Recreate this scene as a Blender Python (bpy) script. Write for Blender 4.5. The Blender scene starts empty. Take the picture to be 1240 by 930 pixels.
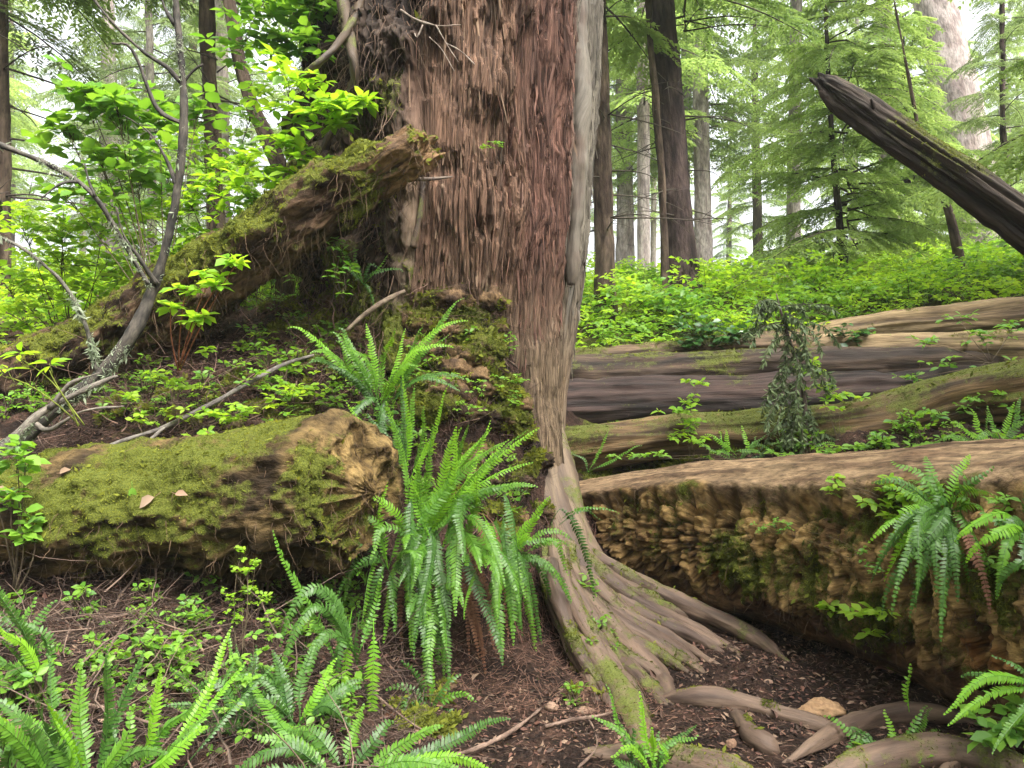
import bpy, math, random
import numpy as np
from math import radians, pi, sin, cos

rng = np.random.default_rng(11)
random.seed(11)
C = bpy.context.scene.collection
F = 950.0
CAMZ = 1.5

# ------------------------------------------------------------------ basics
def P(px, py, d):
    return np.array([(px - 620.0) / F * d, d, CAMZ - (py - 465.0) / F * d])

def nrm(v):
    v = np.asarray(v, float)
    return v / (np.linalg.norm(v, axis=-1, keepdims=True) + 1e-12)

def _hash(ix, iy, iz):
    h = (ix * 374761393 + iy * 668265263 + iz * 2147483647 + 1013904223) & 0xffffffff
    h = ((h ^ (h >> 13)) * 1274126177) & 0xffffffff
    h = ((h ^ (h >> 16)) * 2246822519) & 0xffffffff
    h = h ^ (h >> 15)
    return (h & 0xffffff) / float(0xffffff) * 2 - 1

def noise(p, seed=0):
    p = np.asarray(p, float) + seed * 17.31
    i = np.floor(p).astype(np.int64)
    f = p - i
    u = f * f * (3 - 2 * f)
    x, y, z = i[..., 0], i[..., 1], i[..., 2]
    ux, uy, uz = u[..., 0], u[..., 1], u[..., 2]
    def L(a, b, t): return a + (b - a) * t
    c00 = L(_hash(x, y, z), _hash(x + 1, y, z), ux)
    c10 = L(_hash(x, y + 1, z), _hash(x + 1, y + 1, z), ux)
    c01 = L(_hash(x, y, z + 1), _hash(x + 1, y, z + 1), ux)
    c11 = L(_hash(x, y + 1, z + 1), _hash(x + 1, y + 1, z + 1), ux)
    return L(L(c00, c10, uy), L(c01, c11, uy), uz)

def fbm(p, octv=4, seed=0, gain=0.5):
    a, s, t = 1.0, 0.0, 0.0
    q = np.asarray(p, float)
    for k in range(octv):
        s = s + a * noise(q, seed + k * 3)
        t += a
        a *= gain
        q = q * 2.03
    return s / t

def sstep(a, b, x):
    t = np.clip((x - a) / (b - a), 0, 1)
    return t * t * (3 - 2 * t)

def mixc(a, b, t):
    t = np.asarray(t)[..., None]
    return np.asarray(a) * (1 - t) + np.asarray(b) * t

# ------------------------------------------------------------------ mesh building
def build_mesh(name, V, quads=None, tris=None, mat=None, attrs=None, smooth=True):
    me = bpy.data.meshes.new(name)
    V = np.asarray(V, np.float32)
    q = np.asarray(quads, np.int32).reshape(-1, 4) if quads is not None and len(quads) else np.zeros((0, 4), np.int32)
    t = np.asarray(tris, np.int32).reshape(-1, 3) if tris is not None and len(tris) else np.zeros((0, 3), np.int32)
    me.vertices.add(len(V)); me.vertices.foreach_set('co', V.ravel())
    nl = q.size + t.size
    me.loops.add(nl)
    me.loops.foreach_set('vertex_index', np.concatenate([q.ravel(), t.ravel()]))
    me.polygons.add(len(q) + len(t))
    ls = np.concatenate([np.arange(len(q)) * 4, q.size + np.arange(len(t)) * 3]).astype(np.int32)
    me.polygons.foreach_set('loop_start', ls)
    me.polygons.foreach_set('use_smooth', np.full(len(q) + len(t), smooth, bool))
    me.update(calc_edges=True)
    for k, a in (attrs or {}).items():
        a = np.asarray(a, np.float32)
        if a.ndim == 1:
            at = me.attributes.new(k, 'FLOAT', 'POINT'); at.data.foreach_set('value', a)
        elif k == 'col':
            at = me.attributes.new(k, 'FLOAT_COLOR', 'POINT')
            c4 = np.ones((len(a), 4), np.float32); g_ = a[:, :3].mean(1, keepdims=True); c4[:, :3] = np.clip((g_ + (a - g_) * 1.12) * 0.72, 0.002, 1)
            at.data.foreach_set('color', c4.ravel())
        else:
            at = me.attributes.new(k, 'FLOAT_VECTOR', 'POINT'); at.data.foreach_set('vector', a.ravel())
    if mat: me.materials.append(mat)
    return me

class MB:
    """collects vertices, faces and point attributes of one mesh"""
    def __init__(s): s.V = []; s.Q = []; s.T = []; s.A = {}; s.n = 0; s.mi = 0; s.QM = []; s.TM = []
    def add(s, V, quads=None, tris=None, **attrs):
        V = np.asarray(V, float)
        if quads is not None and len(quads): s.Q.append(np.asarray(quads) + s.n); s.QM.append(np.full(len(quads), s.mi))
        if tris is not None and len(tris): s.T.append(np.asarray(tris) + s.n); s.TM.append(np.full(len(tris), s.mi))
        for k, a in attrs.items():
            s.A.setdefault(k, []).append(np.broadcast_to(a, (len(V),) + np.shape(a)[1:]) if np.ndim(a) else np.full(len(V), a))
        s.V.append(V); s.n += len(V)
    def mesh(s, name, mat, off=(0, 0, 0), smooth=True):
        V = np.concatenate(s.V) - np.asarray(off)
        mats = mat if isinstance(mat, (list, tuple)) else [mat]
        me = build_mesh(name, V, np.concatenate(s.Q) if s.Q else None, np.concatenate(s.T) if s.T else None, mats[0],
                        {k: np.concatenate(a) for k, a in s.A.items()}, smooth)
        for m in mats[1:]: me.materials.append(m)
        if len(mats) > 1: me.polygons.foreach_set('material_index', np.concatenate(s.QM + s.TM).astype(np.int32))
        return me
    def build(s, name, mat, parent=None, smooth=True, loc=None):
        off = tuple(parent.location) if parent is not None and loc is None else (loc if loc is not None else (0, 0, 0))
        me = s.mesh(name, mat, off, smooth)
        o = bpy.data.objects.new(name, me); C.objects.link(o)
        if parent is not None: o.parent = parent
        elif loc is not None: o.location = loc
        return o

def tag(o, label=None, cat=None, group=None, kind=None):
    if label: o['label'] = label
    if cat: o['category'] = cat
    if group: o['group'] = group
    if kind: o['kind'] = kind
    return o

def thing(name, loc, label, cat, group=None):
    o = bpy.data.objects.new(name, None); C.objects.link(o)
    o.location = [float(a) for a in loc]
    o.empty_display_size = 0.1
    return tag(o, label, cat, group)

def copy_tree(o, loc=None, rotz=0.0, scale=1.0, label=None, group=None):
    c = o.copy(); C.objects.link(c)
    if loc is not None: c.location = [float(a) for a in loc]
    c.rotation_euler = (o.rotation_euler[0], o.rotation_euler[1], rotz)
    c.scale = (scale, scale, scale)
    if label: c['label'] = label
    if group: c['group'] = group
    for ch in list(o.children):
        d = ch.copy(); C.objects.link(d); d.parent = c
        for g in list(ch.children):
            e = g.copy(); C.objects.link(e); e.parent = d
    return c

def scatter(mb, tv, tq, tt, pos, M, **attrs):
    """template (k,3) placed N times with 3x3 matrices whose ROWS are the images of x,y,z"""
    n, k = len(pos), len(tv)
    if n == 0: return
    V = np.einsum('ki,nij->nkj', tv, M) + pos[:, None, :]
    offs = (np.arange(n) * k)[:, None, None]
    q = (np.asarray(tq)[None] + offs).reshape(-1, 4) if tq is not None and len(tq) else None
    t = (np.asarray(tt)[None] + offs).reshape(-1, 3) if tt is not None and len(tt) else None
    at = {}
    for key, a in attrs.items():
        a = np.asarray(a, float)
        at[key] = np.repeat(a, k, axis=0) if a.ndim else np.full(n * k, float(a))
    mb.add(V.reshape(-1, 3), q, t, **at)

def catmull(pts, step, cols=None):
    pts = np.asarray(pts, float)
    n = len(pts)
    E = np.vstack([2 * pts[0] - pts[1], pts, 2 * pts[-1] - pts[-2]])
    out = []
    for i in range(n - 1):
        p0, p1, p2, p3 = E[i], E[i + 1], E[i + 2], E[i + 3]
        L = np.linalg.norm((p2 - p1)[:3])
        m = max(1, int(math.ceil(L / step)))
        t = (np.arange(m) / m)[:, None]
        out.append(0.5 * ((2 * p1) + (-p0 + p2) * t + (2 * p0 - 5 * p1 + 4 * p2 - p3) * t ** 2 + (-p0 + 3 * p1 - 3 * p2 + p3) * t ** 3))
    out.append(pts[-1:])
    return np.vstack(out)

def frames(pts, up=(0, 0, 1)):
    T = nrm(np.gradient(pts, axis=0))
    if up is not None:
        S = nrm(np.cross(T, np.asarray(up, float)[None]))
        U = np.cross(S, T)
        return T, S, U
    S = np.zeros_like(T); ref = np.array([1., 0.2, 0.1])
    for i in range(len(T)):
        v = ref - T[i] * ref.dot(T[i]); v /= np.linalg.norm(v) + 1e-9
        S[i] = v; ref = v
    return T, S, np.cross(S, T)

def grid_quads(nr, ns, wrap=True):
    i = np.arange(nr - 1)[:, None]; j = np.arange(ns if wrap else ns - 1)[None]
    j2 = (j + 1) % ns if wrap else j + 1
    return np.stack(np.broadcast_arrays(i * ns + j, i * ns + j2, (i + 1) * ns + j2, (i + 1) * ns + j), -1).reshape(-1, 4)

def tube(pr, ns=8, step=0.05, up=None, disp=None, capK=0, capfn=None):
    """pr: (n,4) points + radius.  returns dict with V (nr*ns,3), quads, gc, nrm ..."""
    R = catmull(pr, step)
    pts, rad = R[:, :3], np.maximum(R[:, 3], 1e-4)
    s = np.concatenate([[0], np.cumsum(np.linalg.norm(np.diff(pts, axis=0), axis=1))])
    T, S, U = frames(pts, up)
    th = np.arange(ns) / ns * 2 * pi
    rings = []; gcs = []; ths = []; ss = []; nor = []
    c, sn = np.cos(th), np.sin(th)
    N = S[:, None, :] * c[None, :, None] + U[:, None, :] * sn[None, :, None]
    gc = np.stack(np.broadcast_arrays(rad[:, None] * c[None], rad[:, None] * sn[None], s[:, None]), -1)
    TH = np.broadcast_to(th[None], gc.shape[:2]); SS = np.broadcast_to(s[:, None], gc.shape[:2])
    dr = disp(gc, SS, TH, N) if disp is not None else 0
    V = pts[:, None, :] + N * (rad[:, None] + dr)[..., None]
    nr = len(pts)
    if capK:
        def cap(i, sign):
            base = V[i]; ctr = base.mean(0)
            vs, gs, ns_ = [], [], []
            for k in range(1, capK + 1):
                f = 1 - k / (capK + 0.3)
                v = ctr + (base - ctr) * f
                g = gc[i] * f
                d = capfn(g, f, sign, v) if capfn else 0
                v = v + sign * T[i] * np.asarray(d)[..., None]
                vs.append(v); gg = g.copy(); gg[:, 2] = gc[i, :, 2]; gs.append(gg); ns_.append(np.broadcast_to(sign * T[i], v.shape))
            return vs, gs, ns_
        a, ga, na = cap(0, -1); b, gb, nb = cap(nr - 1, 1)
        V = np.concatenate([np.array(a[::-1]), V, np.array(b)])
        gc = np.concatenate([np.array(ga[::-1]), gc, np.array(gb)])
        N = np.concatenate([np.array(na[::-1]), N, np.array(nb)])
        capmask = np.concatenate([np.ones(capK), np.zeros(nr), np.ones(capK)])
        nr += 2 * capK
    else:
        capmask = np.zeros(nr)
    q = grid_quads(nr, ns)
    cap_mask = np.repeat(capmask, ns)
    tr = []
    # close ends
    V = V.reshape(-1, 3)
    c0, c1 = V[:ns].mean(0), V[-ns:].mean(0)
    V = np.vstack([V, c0, c1])
    n0 = nr * ns
    j = np.arange(ns); j2 = (j + 1) % ns
    tr = np.vstack([np.stack([np.full(ns, n0), j2, j], -1), np.stack([np.full(ns, n0 + 1), (nr - 1) * ns + j, (nr - 1) * ns + j2], -1)])
    gcf = gc.reshape(-1, 3); Nf = N.reshape(-1, 3)
    gcf = np.vstack([gcf, gcf[:ns].mean(0), gcf[-ns:].mean(0)])
    Nf = np.vstack([Nf, -T[0], T[-1]])
    cap_mask = np.concatenate([cap_mask, [1, 1]])
    return dict(V=V, q=q, t=tr, gc=gcf, N=Nf, cap=cap_mask, s=gcf[:, 2])

def vnormals(V, q):
    n = np.cross(V[q[:, 2]] - V[q[:, 0]], V[q[:, 3]] - V[q[:, 1]])
    out = np.zeros_like(V)
    for k in range(4): np.add.at(out, q[:, k], n)
    return nrm(out)

# ------------------------------------------------------------------ materials
def nodes(name):
    m = bpy.data.materials.new(name); m.use_nodes = True
    nt = m.node_tree; nt.nodes.clear()
    return m, nt, nt.nodes, nt.links

def mat_organic(name, stretch=0.12, fine=60.0, bump=0.6, rough=0.85, spec=0.25, contrast=0.75,
                moss_a=(0.032, 0.044, 0.007), moss_b=(0.125, 0.135, 0.022), dist=0.012, usegc=True, crack=0.0):
    m, nt, N, L = nodes(name)
    out = N.new('ShaderNodeOutputMaterial'); b = N.new('ShaderNodeBsdfPrincipled')
    b.inputs['Roughness'].default_value = rough
    b.inputs['Specular IOR Level'].default_value = spec
    at = N.new('ShaderNodeAttribute'); at.attribute_name = 'col'
    am = N.new('ShaderNodeAttribute'); am.attribute_name = 'moss'
    if usegc:
        g = N.new('ShaderNodeAttribute'); g.attribute_name = 'gc'; src = g.outputs['Vector']
    else:
        g = N.new('ShaderNodeTexCoord'); src = g.outputs['Object']
    mp = N.new('ShaderNodeMapping'); mp.inputs['Scale'].default_value = (fine, fine, fine * stretch)
    L.new(src, mp.inputs['Vector'])
    n1 = N.new('ShaderNodeTexNoise'); n1.inputs['Scale'].default_value = 1.0; n1.inputs['Detail'].default_value = 6; n1.inputs['Roughness'].default_value = 0.65
    L.new(mp.outputs[0], n1.inputs['Vector'])
    mp2 = N.new('ShaderNodeMapping'); mp2.inputs['Scale'].default_value = (fine * 0.13, fine * 0.13, fine * 0.13 * min(1, stretch * 2))
    L.new(src, mp2.inputs['Vector'])
    n2 = N.new('ShaderNodeTexNoise'); n2.inputs['Scale'].default_value = 1.0; n2.inputs['Detail'].default_value = 5; n2.inputs['Roughness'].default_value = 0.6
    L.new(mp2.outputs[0], n2.inputs['Vector'])
    r1 = N.new('ShaderNodeMapRange'); r1.inputs['From Min'].default_value = 0.3; r1.inputs['From Max'].default_value = 0.7
    r1.inputs['To Min'].default_value = 1 - contrast * 0.8; r1.inputs['To Max'].default_value = 1 + contrast * 0.8
    L.new(n1.outputs['Fac'], r1.inputs['Value'])
    r2 = N.new('ShaderNodeMapRange'); r2.inputs['From Min'].default_value = 0.3; r2.inputs['From Max'].default_value = 0.7
    r2.inputs['To Min'].default_value = 1 - contrast * 0.6; r2.inputs['To Max'].default_value = 1 + contrast * 0.6
    L.new(n2.outputs['Fac'], r2.inputs['Value'])
    mul = N.new('ShaderNodeMath'); mul.operation = 'MULTIPLY'; L.new(r1.outputs[0], mul.inputs[0]); L.new(r2.outputs[0], mul.inputs[1])
    vm = N.new('ShaderNodeVectorMath'); vm.operation = 'SCALE'; L.new(at.outputs['Color'], vm.inputs[0]); L.new(mul.outputs[0], vm.inputs['Scale'])
    # moss
    tc = N.new('ShaderNodeTexCoord')
    n3 = N.new('ShaderNodeTexNoise'); n3.inputs['Scale'].default_value = 22; n3.inputs['Detail'].default_value = 8; n3.inputs['Roughness'].default_value = 0.7
    L.new(tc.outputs['Object'], n3.inputs['Vector'])
    n4 = N.new('ShaderNodeTexNoise'); n4.inputs['Scale'].default_value = 110; n4.inputs['Detail'].default_value = 4; n4.inputs['Roughness'].default_value = 0.8
    L.new(tc.outputs['Object'], n4.inputs['Vector'])
    ad = N.new('ShaderNodeMath'); ad.operation = 'ADD'; L.new(am.outputs['Fac'], ad.inputs[0]); L.new(n3.outputs['Fac'], ad.inputs[1])
    rm = N.new('ShaderNodeMapRange'); rm.inputs['From Min'].default_value = 0.88; rm.inputs['From Max'].default_value = 1.12
    L.new(ad.outputs[0], rm.inputs['Value'])
    mc = N.new('ShaderNodeMix'); mc.data_type = 'RGBA'
    mc.inputs['A'].default_value = (*moss_a, 1); mc.inputs['B'].default_value = (*moss_b, 1)
    r4 = N.new('ShaderNodeMapRange'); r4.inputs['From Min'].default_value = 0.35; r4.inputs['From Max'].default_value = 0.68
    L.new(n4.outputs['Fac'], r4.inputs['Value']); L.new(r4.outputs[0], mc.inputs['Factor'])
    mx = N.new('ShaderNodeMix'); mx.data_type = 'RGBA'
    L.new(rm.outputs[0], mx.inputs['Factor']); L.new(vm.outputs[0], mx.inputs['A']); L.new(mc.outputs['Result'], mx.inputs['B'])
    L.new(mx.outputs['Result'], b.inputs['Base Color'])
    # bump
    h = N.new('ShaderNodeMath'); h.operation = 'MULTIPLY_ADD'; L.new(n2.outputs['Fac'], h.inputs[0]); h.inputs[1].default_value = 1.6; L.new(n1.outputs['Fac'], h.inputs[2])
    h2 = N.new('ShaderNodeMath'); h2.operation = 'MULTIPLY_ADD'; L.new(n4.outputs['Fac'], h2.inputs[0]); L.new(rm.outputs[0], h2.inputs[1]); L.new(h.outputs[0], h2.inputs[2])
    bp = N.new('ShaderNodeBump'); bp.inputs['Strength'].default_value = bump; bp.inputs['Distance'].default_value = dist
    L.new(h2.outputs[0], bp.inputs['Height']); L.new(bp.outputs[0], b.inputs['Normal'])
    L.new(b.outputs[0], out.inputs[0])
    return m

def mat_leaf(name, c1, c2, trans=0.35, rough=0.45, spec=0.4, tcol=None):
    m, nt, N, L = nodes(name)
    out = N.new('ShaderNodeOutputMaterial'); b = N.new('ShaderNodeBsdfPrincipled')
    b.inputs['Roughness'].default_value = rough; b.inputs['Specular IOR Level'].default_value = spec
    lv = N.new('ShaderNodeAttribute'); lv.attribute_name = 'lv'
    oi = N.new('ShaderNodeObjectInfo')
    ad = N.new('ShaderNodeMath'); ad.operation = 'MULTIPLY_ADD'; L.new(oi.outputs['Random'], ad.inputs[0]); ad.inputs[1].default_value = 0.35
    md = N.new('ShaderNodeMath'); md.operation = 'MULTIPLY_ADD'; L.new(lv.outputs['Fac'], md.inputs[0]); md.inputs[1].default_value = 0.85; md.inputs[2].default_value = -0.1
    L.new(md.outputs[0], ad.inputs[2])
    mc = N.new('ShaderNodeMix'); mc.data_type = 'RGBA'; mc.clamp_factor = True
    mc.inputs['A'].default_value = (*c1, 1); mc.inputs['B'].default_value = (*c2, 1)
    L.new(ad.outputs[0], mc.inputs['Factor']); L.new(mc.outputs['Result'], b.inputs['Base Color'])
    tr = N.new('ShaderNodeBsdfTranslucent')
    hs = N.new('ShaderNodeHueSaturation'); hs.inputs['Hue'].default_value = 0.485; hs.inputs['Value'].default_value = 1.5; hs.inputs['Saturation'].default_value = 1.05
    L.new(mc.outputs['Result'], hs.inputs['Color']); L.new(hs.outputs[0], tr.inputs['Color'])
    ms = N.new('ShaderNodeMixShader'); ms.inputs[0].default_value = trans
    L.new(b.outputs[0], ms.inputs[1]); L.new(tr.outputs[0], ms.inputs[2]); L.new(ms.outputs[0], out.inputs[0])
    return m

M_trunk = mat_organic('cedar_bark', stretch=0.06, fine=75, bump=0.9, dist=0.02, contrast=0.8, rough=0.9, spec=0.15)
M_wood = mat_organic('weathered_wood', stretch=0.07, fine=70, bump=0.75, dist=0.015, contrast=0.7)
M_moss_log = mat_organic('mossy_wood', stretch=0.35, fine=40, bump=0.9, dist=0.02, contrast=0.9, rough=0.95, spec=0.1)
M_root = mat_organic('root_bark', stretch=0.10, fine=60, bump=0.55, dist=0.01, contrast=0.5, rough=0.7, spec=0.3)
M_farbark = mat_organic('conifer_bark', stretch=0.25, fine=26, bump=0.8, dist=0.03, contrast=0.8, rough=0.95, spec=0.1)
M_stick = mat_organic('stick_bark', stretch=0.3, fine=120, bump=0.5, dist=0.004, contrast=0.8, rough=0.8, moss_a=(0.20, 0.24, 0.15), moss_b=(0.42, 0.46, 0.34))
M_soil = mat_organic('forest_soil', stretch=1.0, fine=45, bump=1.0, dist=0.03, contrast=1.0, rough=0.95, spec=0.1, usegc=False)
M_stone = mat_organic('stone', stretch=1.0, fine=50, bump=0.5, dist=0.01, contrast=0.4, rough=0.8)
M_litter = mat_organic('litter', stretch=1.0, fine=90, bump=0.3, dist=0.003, contrast=0.5, rough=0.8, spec=0.3, usegc=False)

L_fern_dark = mat_leaf('fern_dark_leaf', (0.014, 0.046, 0.007), (0.052, 0.125, 0.014), 0.3, 0.48, 0.4)
L_fern_mid = mat_leaf('fern_leaf', (0.034, 0.110, 0.009), (0.11, 0.235, 0.018), 0.35, 0.45, 0.45)
L_fern_bright = mat_leaf('fern_young_leaf', (0.10, 0.27, 0.015), (0.22, 0.42, 0.03), 0.4, 0.45, 0.4)
L_fern_dead = mat_leaf('fern_dead_leaf', (0.10, 0.045, 0.028), (0.20, 0.10, 0.06), 0.15, 0.8, 0.2)
L_bright = mat_leaf('bright_leaf', (0.16, 0.34, 0.025), (0.40, 0.58, 0.06), 0.55, 0.45, 0.4)
L_mid = mat_leaf('green_leaf', (0.06, 0.17, 0.018), (0.20, 0.37, 0.04), 0.45, 0.45, 0.4)
L_dark = mat_leaf('dark_leaf', (0.012, 0.045, 0.012), (0.04, 0.11, 0.02), 0.2, 0.3, 0.55)
L_needle = mat_leaf('hemlock_needles', (0.12, 0.20, 0.05), (0.34, 0.46, 0.13), 0.5, 0.6, 0.25)  # brightness of the haze is put into these pale greens
L_needle_dk = mat_leaf('dark_needles', (0.035, 0.06, 0.025), (0.12, 0.16, 0.065), 0.2, 0.6, 0.25)
L_needle_olive = mat_leaf('olive_needles', (0.09, 0.14, 0.05), (0.22, 0.29, 0.11), 0.45, 0.6, 0.25)
L_moss = mat_leaf('moss_leaf', (0.035, 0.048, 0.007), (0.17, 0.185, 0.026), 0.35, 0.9, 0.1)
L_lichen = mat_leaf('pale_lichen', (0.25, 0.30, 0.20), (0.50, 0.55, 0.42), 0.3, 0.9, 0.1)
L_dryleaf = mat_leaf('dry_leaf', (0.20, 0.11, 0.07), (0.45, 0.33, 0.24), 0.25, 0.6, 0.3)

# ------------------------------------------------------------------ terrain
ctrl = [  # px, py, distance
 (-600,960,2.2),(-300,960,2.4),(0,930,2.6),(200,935,2.7),(400,930,2.85),(620,935,3.0),(800,930,3.06),(1000,930,3.06),(1240,930,3.06),(1700,930,3.06),
 (0,1300,1.6),(620,1350,1.6),(1240,1350,1.6),(620,2100,0.85),(0,2000,0.85),(1240,2100,0.85),
 (0,800,3.2),(250,785,3.5),(400,810,3.6),(250,730,4.0),(50,735,4.0),(-300,760,3.6),
 (480,885,3.35),(600,865,3.6),(560,765,4.25),(560,600,4.8),(480,600,4.7),(620,710,4.6),(655,650,4.9),(660,810,4.1),(650,600,5.2),(675,640,5.2),(700,650,5.6),(665,560,5.55),(690,580,5.9),(500,700,4.4),(420,720,4.3),
 (740,725,5.0),(790,705,5.4),(860,725,5.6),(900,800,4.25),(1000,800,4.4),(1100,850,3.8),(1240,885,3.45),(760,800,4.4),(820,860,3.75),
 (1000,700,5.35),(1240,760,4.3),(850,562,6.5),(1000,558,6.0),(1200,535,5.5),(1500,500,5.0),(700,605,6.6),
 (850,525,7.6),(1100,510,7.4),(1300,480,7.0),(700,520,7.6),(850,432,9.0),(1100,410,9.4),(1240,390,9.0),(1600,340,8.5),(700,425,9.4),
 (828,372,11.5),(1000,345,15),(1190,308,20),(700,352,20),(1000,318,30),(700,345,40),
 (0,410,7.5),(-500,400,7.5),(150,370,10),(150,340,20),(-500,340,20),
 (0,530,5.0),(-400,540,5.0),(100,560,4.6),(250,500,4.8),(350,430,5.3),(430,480,5.0),(430,565,4.6),(450,350,5.7),(300,400,5.6),(500,480,5.15),
 (520,375,5.35),(590,365,5.4),(610,480,5.2),(300,565,4.5),(610,600,5.0),
]
cp = np.array([P(*c) for c in ctrl])
extra = np.array([(-.4,8.2,2.0),(-30,60,7),(30,60,8),(0,60,7.5),(-80,150,6),(80,150,7),(0,200,6),(-200,200,6),(200,200,6),(-150,0,3),(150,0,3),(-20,0,0.5),(20,0,0.8),
                  (0,-2,0.1),(0,-6,1.6),(-8,-6,2.0),(8,-6,2.0),(0,-14,4.5),(-14,-12,5),(14,-12,5),(0,-100,12),(-200,-200,8),(200,-200,8),(0,-200,10),(30,20,6.5),(-30,20,4.5),(8,3,0.6),(-8,3,0.8)])  # ground behind the viewer raised to block low sky light
cp = np.vstack([cp, extra])
def _phi(r): return np.sqrt(r * r + 0.04)
_D = np.linalg.norm(cp[:, None, :2] - cp[None, :, :2], axis=-1)
_A = np.block([[-_phi(_D) - np.eye(len(cp)) * -0.03, np.ones((len(cp), 1))], [np.ones((1, len(cp))), np.zeros((1, 1))]])
_w = np.linalg.solve(_A, np.concatenate([cp[:, 2], [0]]))
def H0(x, y):
    x = np.asarray(x, float); y = np.asarray(y, float)
    out = np.full(x.shape, _w[-1])
    for k in range(len(cp)):
        out = out - _w[k] * _phi(np.hypot(x - cp[k, 0], y - cp[k, 1]))
    return out
def H(x, y):
    x = np.asarray(x, float); y = np.asarray(y, float)
    z = H0(x, y)
    p = np.stack([x, y, np.zeros_like(x)], -1)
    near = np.clip(1.5 - np.hypot(x, y - 5) / 8, 0, 1)
    z = z + fbm(p * 1.7, 3, 5) * 0.07 * near + fbm(p * 0.3, 3, 9) * 0.4 * (1 - near)
    mound = sstep(0.45, 0.9, z) * near
    z = z + fbm(p * 6, 4, 3) * (0.022 + 0.07 * mound) * near
    z = z + fbm(p * 22, 2, 4) * (0.010 + 0.02 * mound) * near
    return z

_ds = np.concatenate([np.arange(1.2, 12, 0.02), np.arange(12, 60, 0.2)])
def G(px, py, h=0.0, maxd=60):
    """where the ray through this pixel meets the ground raised by h"""
    X = (px - 620) / F * _ds; Z = CAMZ - (py - 465) / F * _ds
    hit = np.nonzero(Z < H(X, _ds) + h)[0]
    d = _ds[hit[0]] if len(hit) else maxd
    return P(px, py, d)
def on_ground(px, d, h=0.0):
    x = (px - 620) / F * d
    return np.array([x, d, float(H(np.array(x), np.array(d))) + h])

def axis_coords(lo, hi, fine, far_lo, far_hi, growth=1.18):
    a = list(np.arange(lo, hi, fine))
    st = fine; x = a[-1]
    while x < far_hi: st *= growth; x += st; a.append(x)
    st = fine; x = a[0]; pre = []
    while x > far_lo: st *= growth; x -= st; pre.append(x)
    return np.array(pre[::-1] + a)
gx = axis_coords(-4.2, 4.6, 0.03, -260, 260); gy = axis_coords(2.2, 8.5, 0.03, -260, 260)
GX, GY = np.meshgrid(gx, gy)
GZ = H(GX, GY)
Pg = np.stack([GX, GY, GZ], -1).reshape(-1, 3)
nz = fbm(Pg * 2.2, 4, 21); nz2 = fbm(Pg * 9, 3, 22); nz3 = fbm(Pg * 35, 2, 25)
gcol = mixc((0.017, 0.0105, 0.008), (0.045, 0.026, 0.019), sstep(-0.3, 0.4, nz2))
gcol = mixc(gcol, (0.014, 0.009, 0.007), sstep(0.0, 0.5, nz3))
gfar = sstep(8.5, 11, GY.ravel())
gcol = mixc(gcol, (0.05, 0.06, 0.02), gfar * 0.7)
X_, Y_, Z_ = Pg.T
gm = 0.05 + 0.35 * sstep(-0.1, 0.5, nz)
mossarea = np.exp(-((X_ + 0.4) / 0.35) ** 2 - ((Z_ - 1.95) / 0.45) ** 2) * (Y_ < 5.6) + 0.8 * np.exp(-((X_ - 0.55) / 0.22) ** 2 - ((Y_ - 4.45) / 0.45) ** 2)
mossarea += 0.7 * sstep(6.2, 6.8, Y_) * sstep(0.3, 1.2, X_)
pathm = np.exp(-((X_ - 1.3) / 0.9) ** 2 - ((Y_ - 3.9) / 0.9) ** 2)
gmoss = np.clip(gm + 0.62 * mossarea - 0.5 * pathm, 0, 0.75)
gme = build_mesh('ground', Pg, grid_quads(len(gy), len(gx), False), None, M_soil, {'col': gcol, 'moss': gmoss})
ground = bpy.data.objects.new('ground', gme); C.objects.link(ground); tag(ground, 'dark red brown forest soil with litter and moss', kind='structure')

# ------------------------------------------------------------------ leaf templates
leaf_v = np.array([(0, 0, 0), (.25, .28, .05), (.25, -.28, .05), (.25, 0, -.02), (.6, .33, .03), (.6, -.33, .03), (.6, 0, -.06), (1, 0, -.14)], float)
leaf_q = np.array([(3, 6, 4, 1), (2, 5, 6, 3)]); leaf_t = np.array([(0, 3, 1), (0, 2, 3), (6, 7, 4), (5, 7, 6)])
blade_v = np.array([(0, -.5, 0), (0, .5, 0), (.55, .55, -.03), (.55, -.55, -.03), (1, 0, -.16)], float)
blade_q = np.array([(0, 3, 2, 1)]); blade_t = np.array([(3, 4, 2)])
dia_v = np.array([(0, 0, 0), (.45, .5, .03), (1, 0, -.05), (.45, -.5, .03)], float); dia_q = np.array([(0, 3, 2, 1)])

def basis(dirs, nhint, L, W, Zs=None):
    X = nrm(dirs); N = nrm(nhint - X * (nhint * X).sum(-1, keepdims=True)); Y = np.cross(N, X)
    L = np.asarray(L, float).reshape(-1, 1); W = np.asarray(W, float).reshape(-1, 1)
    return np.stack([X * L, Y * W, N * L], 1)

# ------------------------------------------------------------------ sprinkle moss tufts on a surface
def sample_surface(V, q, w, n, r=rng):
    a = 0.5 * np.linalg.norm(np.cross(V[q[:, 2]] - V[q[:, 0]], V[q[:, 3]] - V[q[:, 1]]), axis=1)
    pw = a * w[q].mean(1)
    if pw.sum() <= 0: return np.zeros((0, 3)), np.zeros((0, 3))
    idx = r.choice(len(q), n, p=pw / pw.sum())
    u = r.random((n, 1)); v = r.random((n, 1))
    A, B, Cc, D = (V[q[idx, k]] for k in range(4))
    pts = (A * (1 - u) + B * u) * (1 - v) + (D * (1 - u) + Cc * u) * v
    nn = nrm(np.cross(Cc - A, D - B))
    return pts, nn

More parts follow.
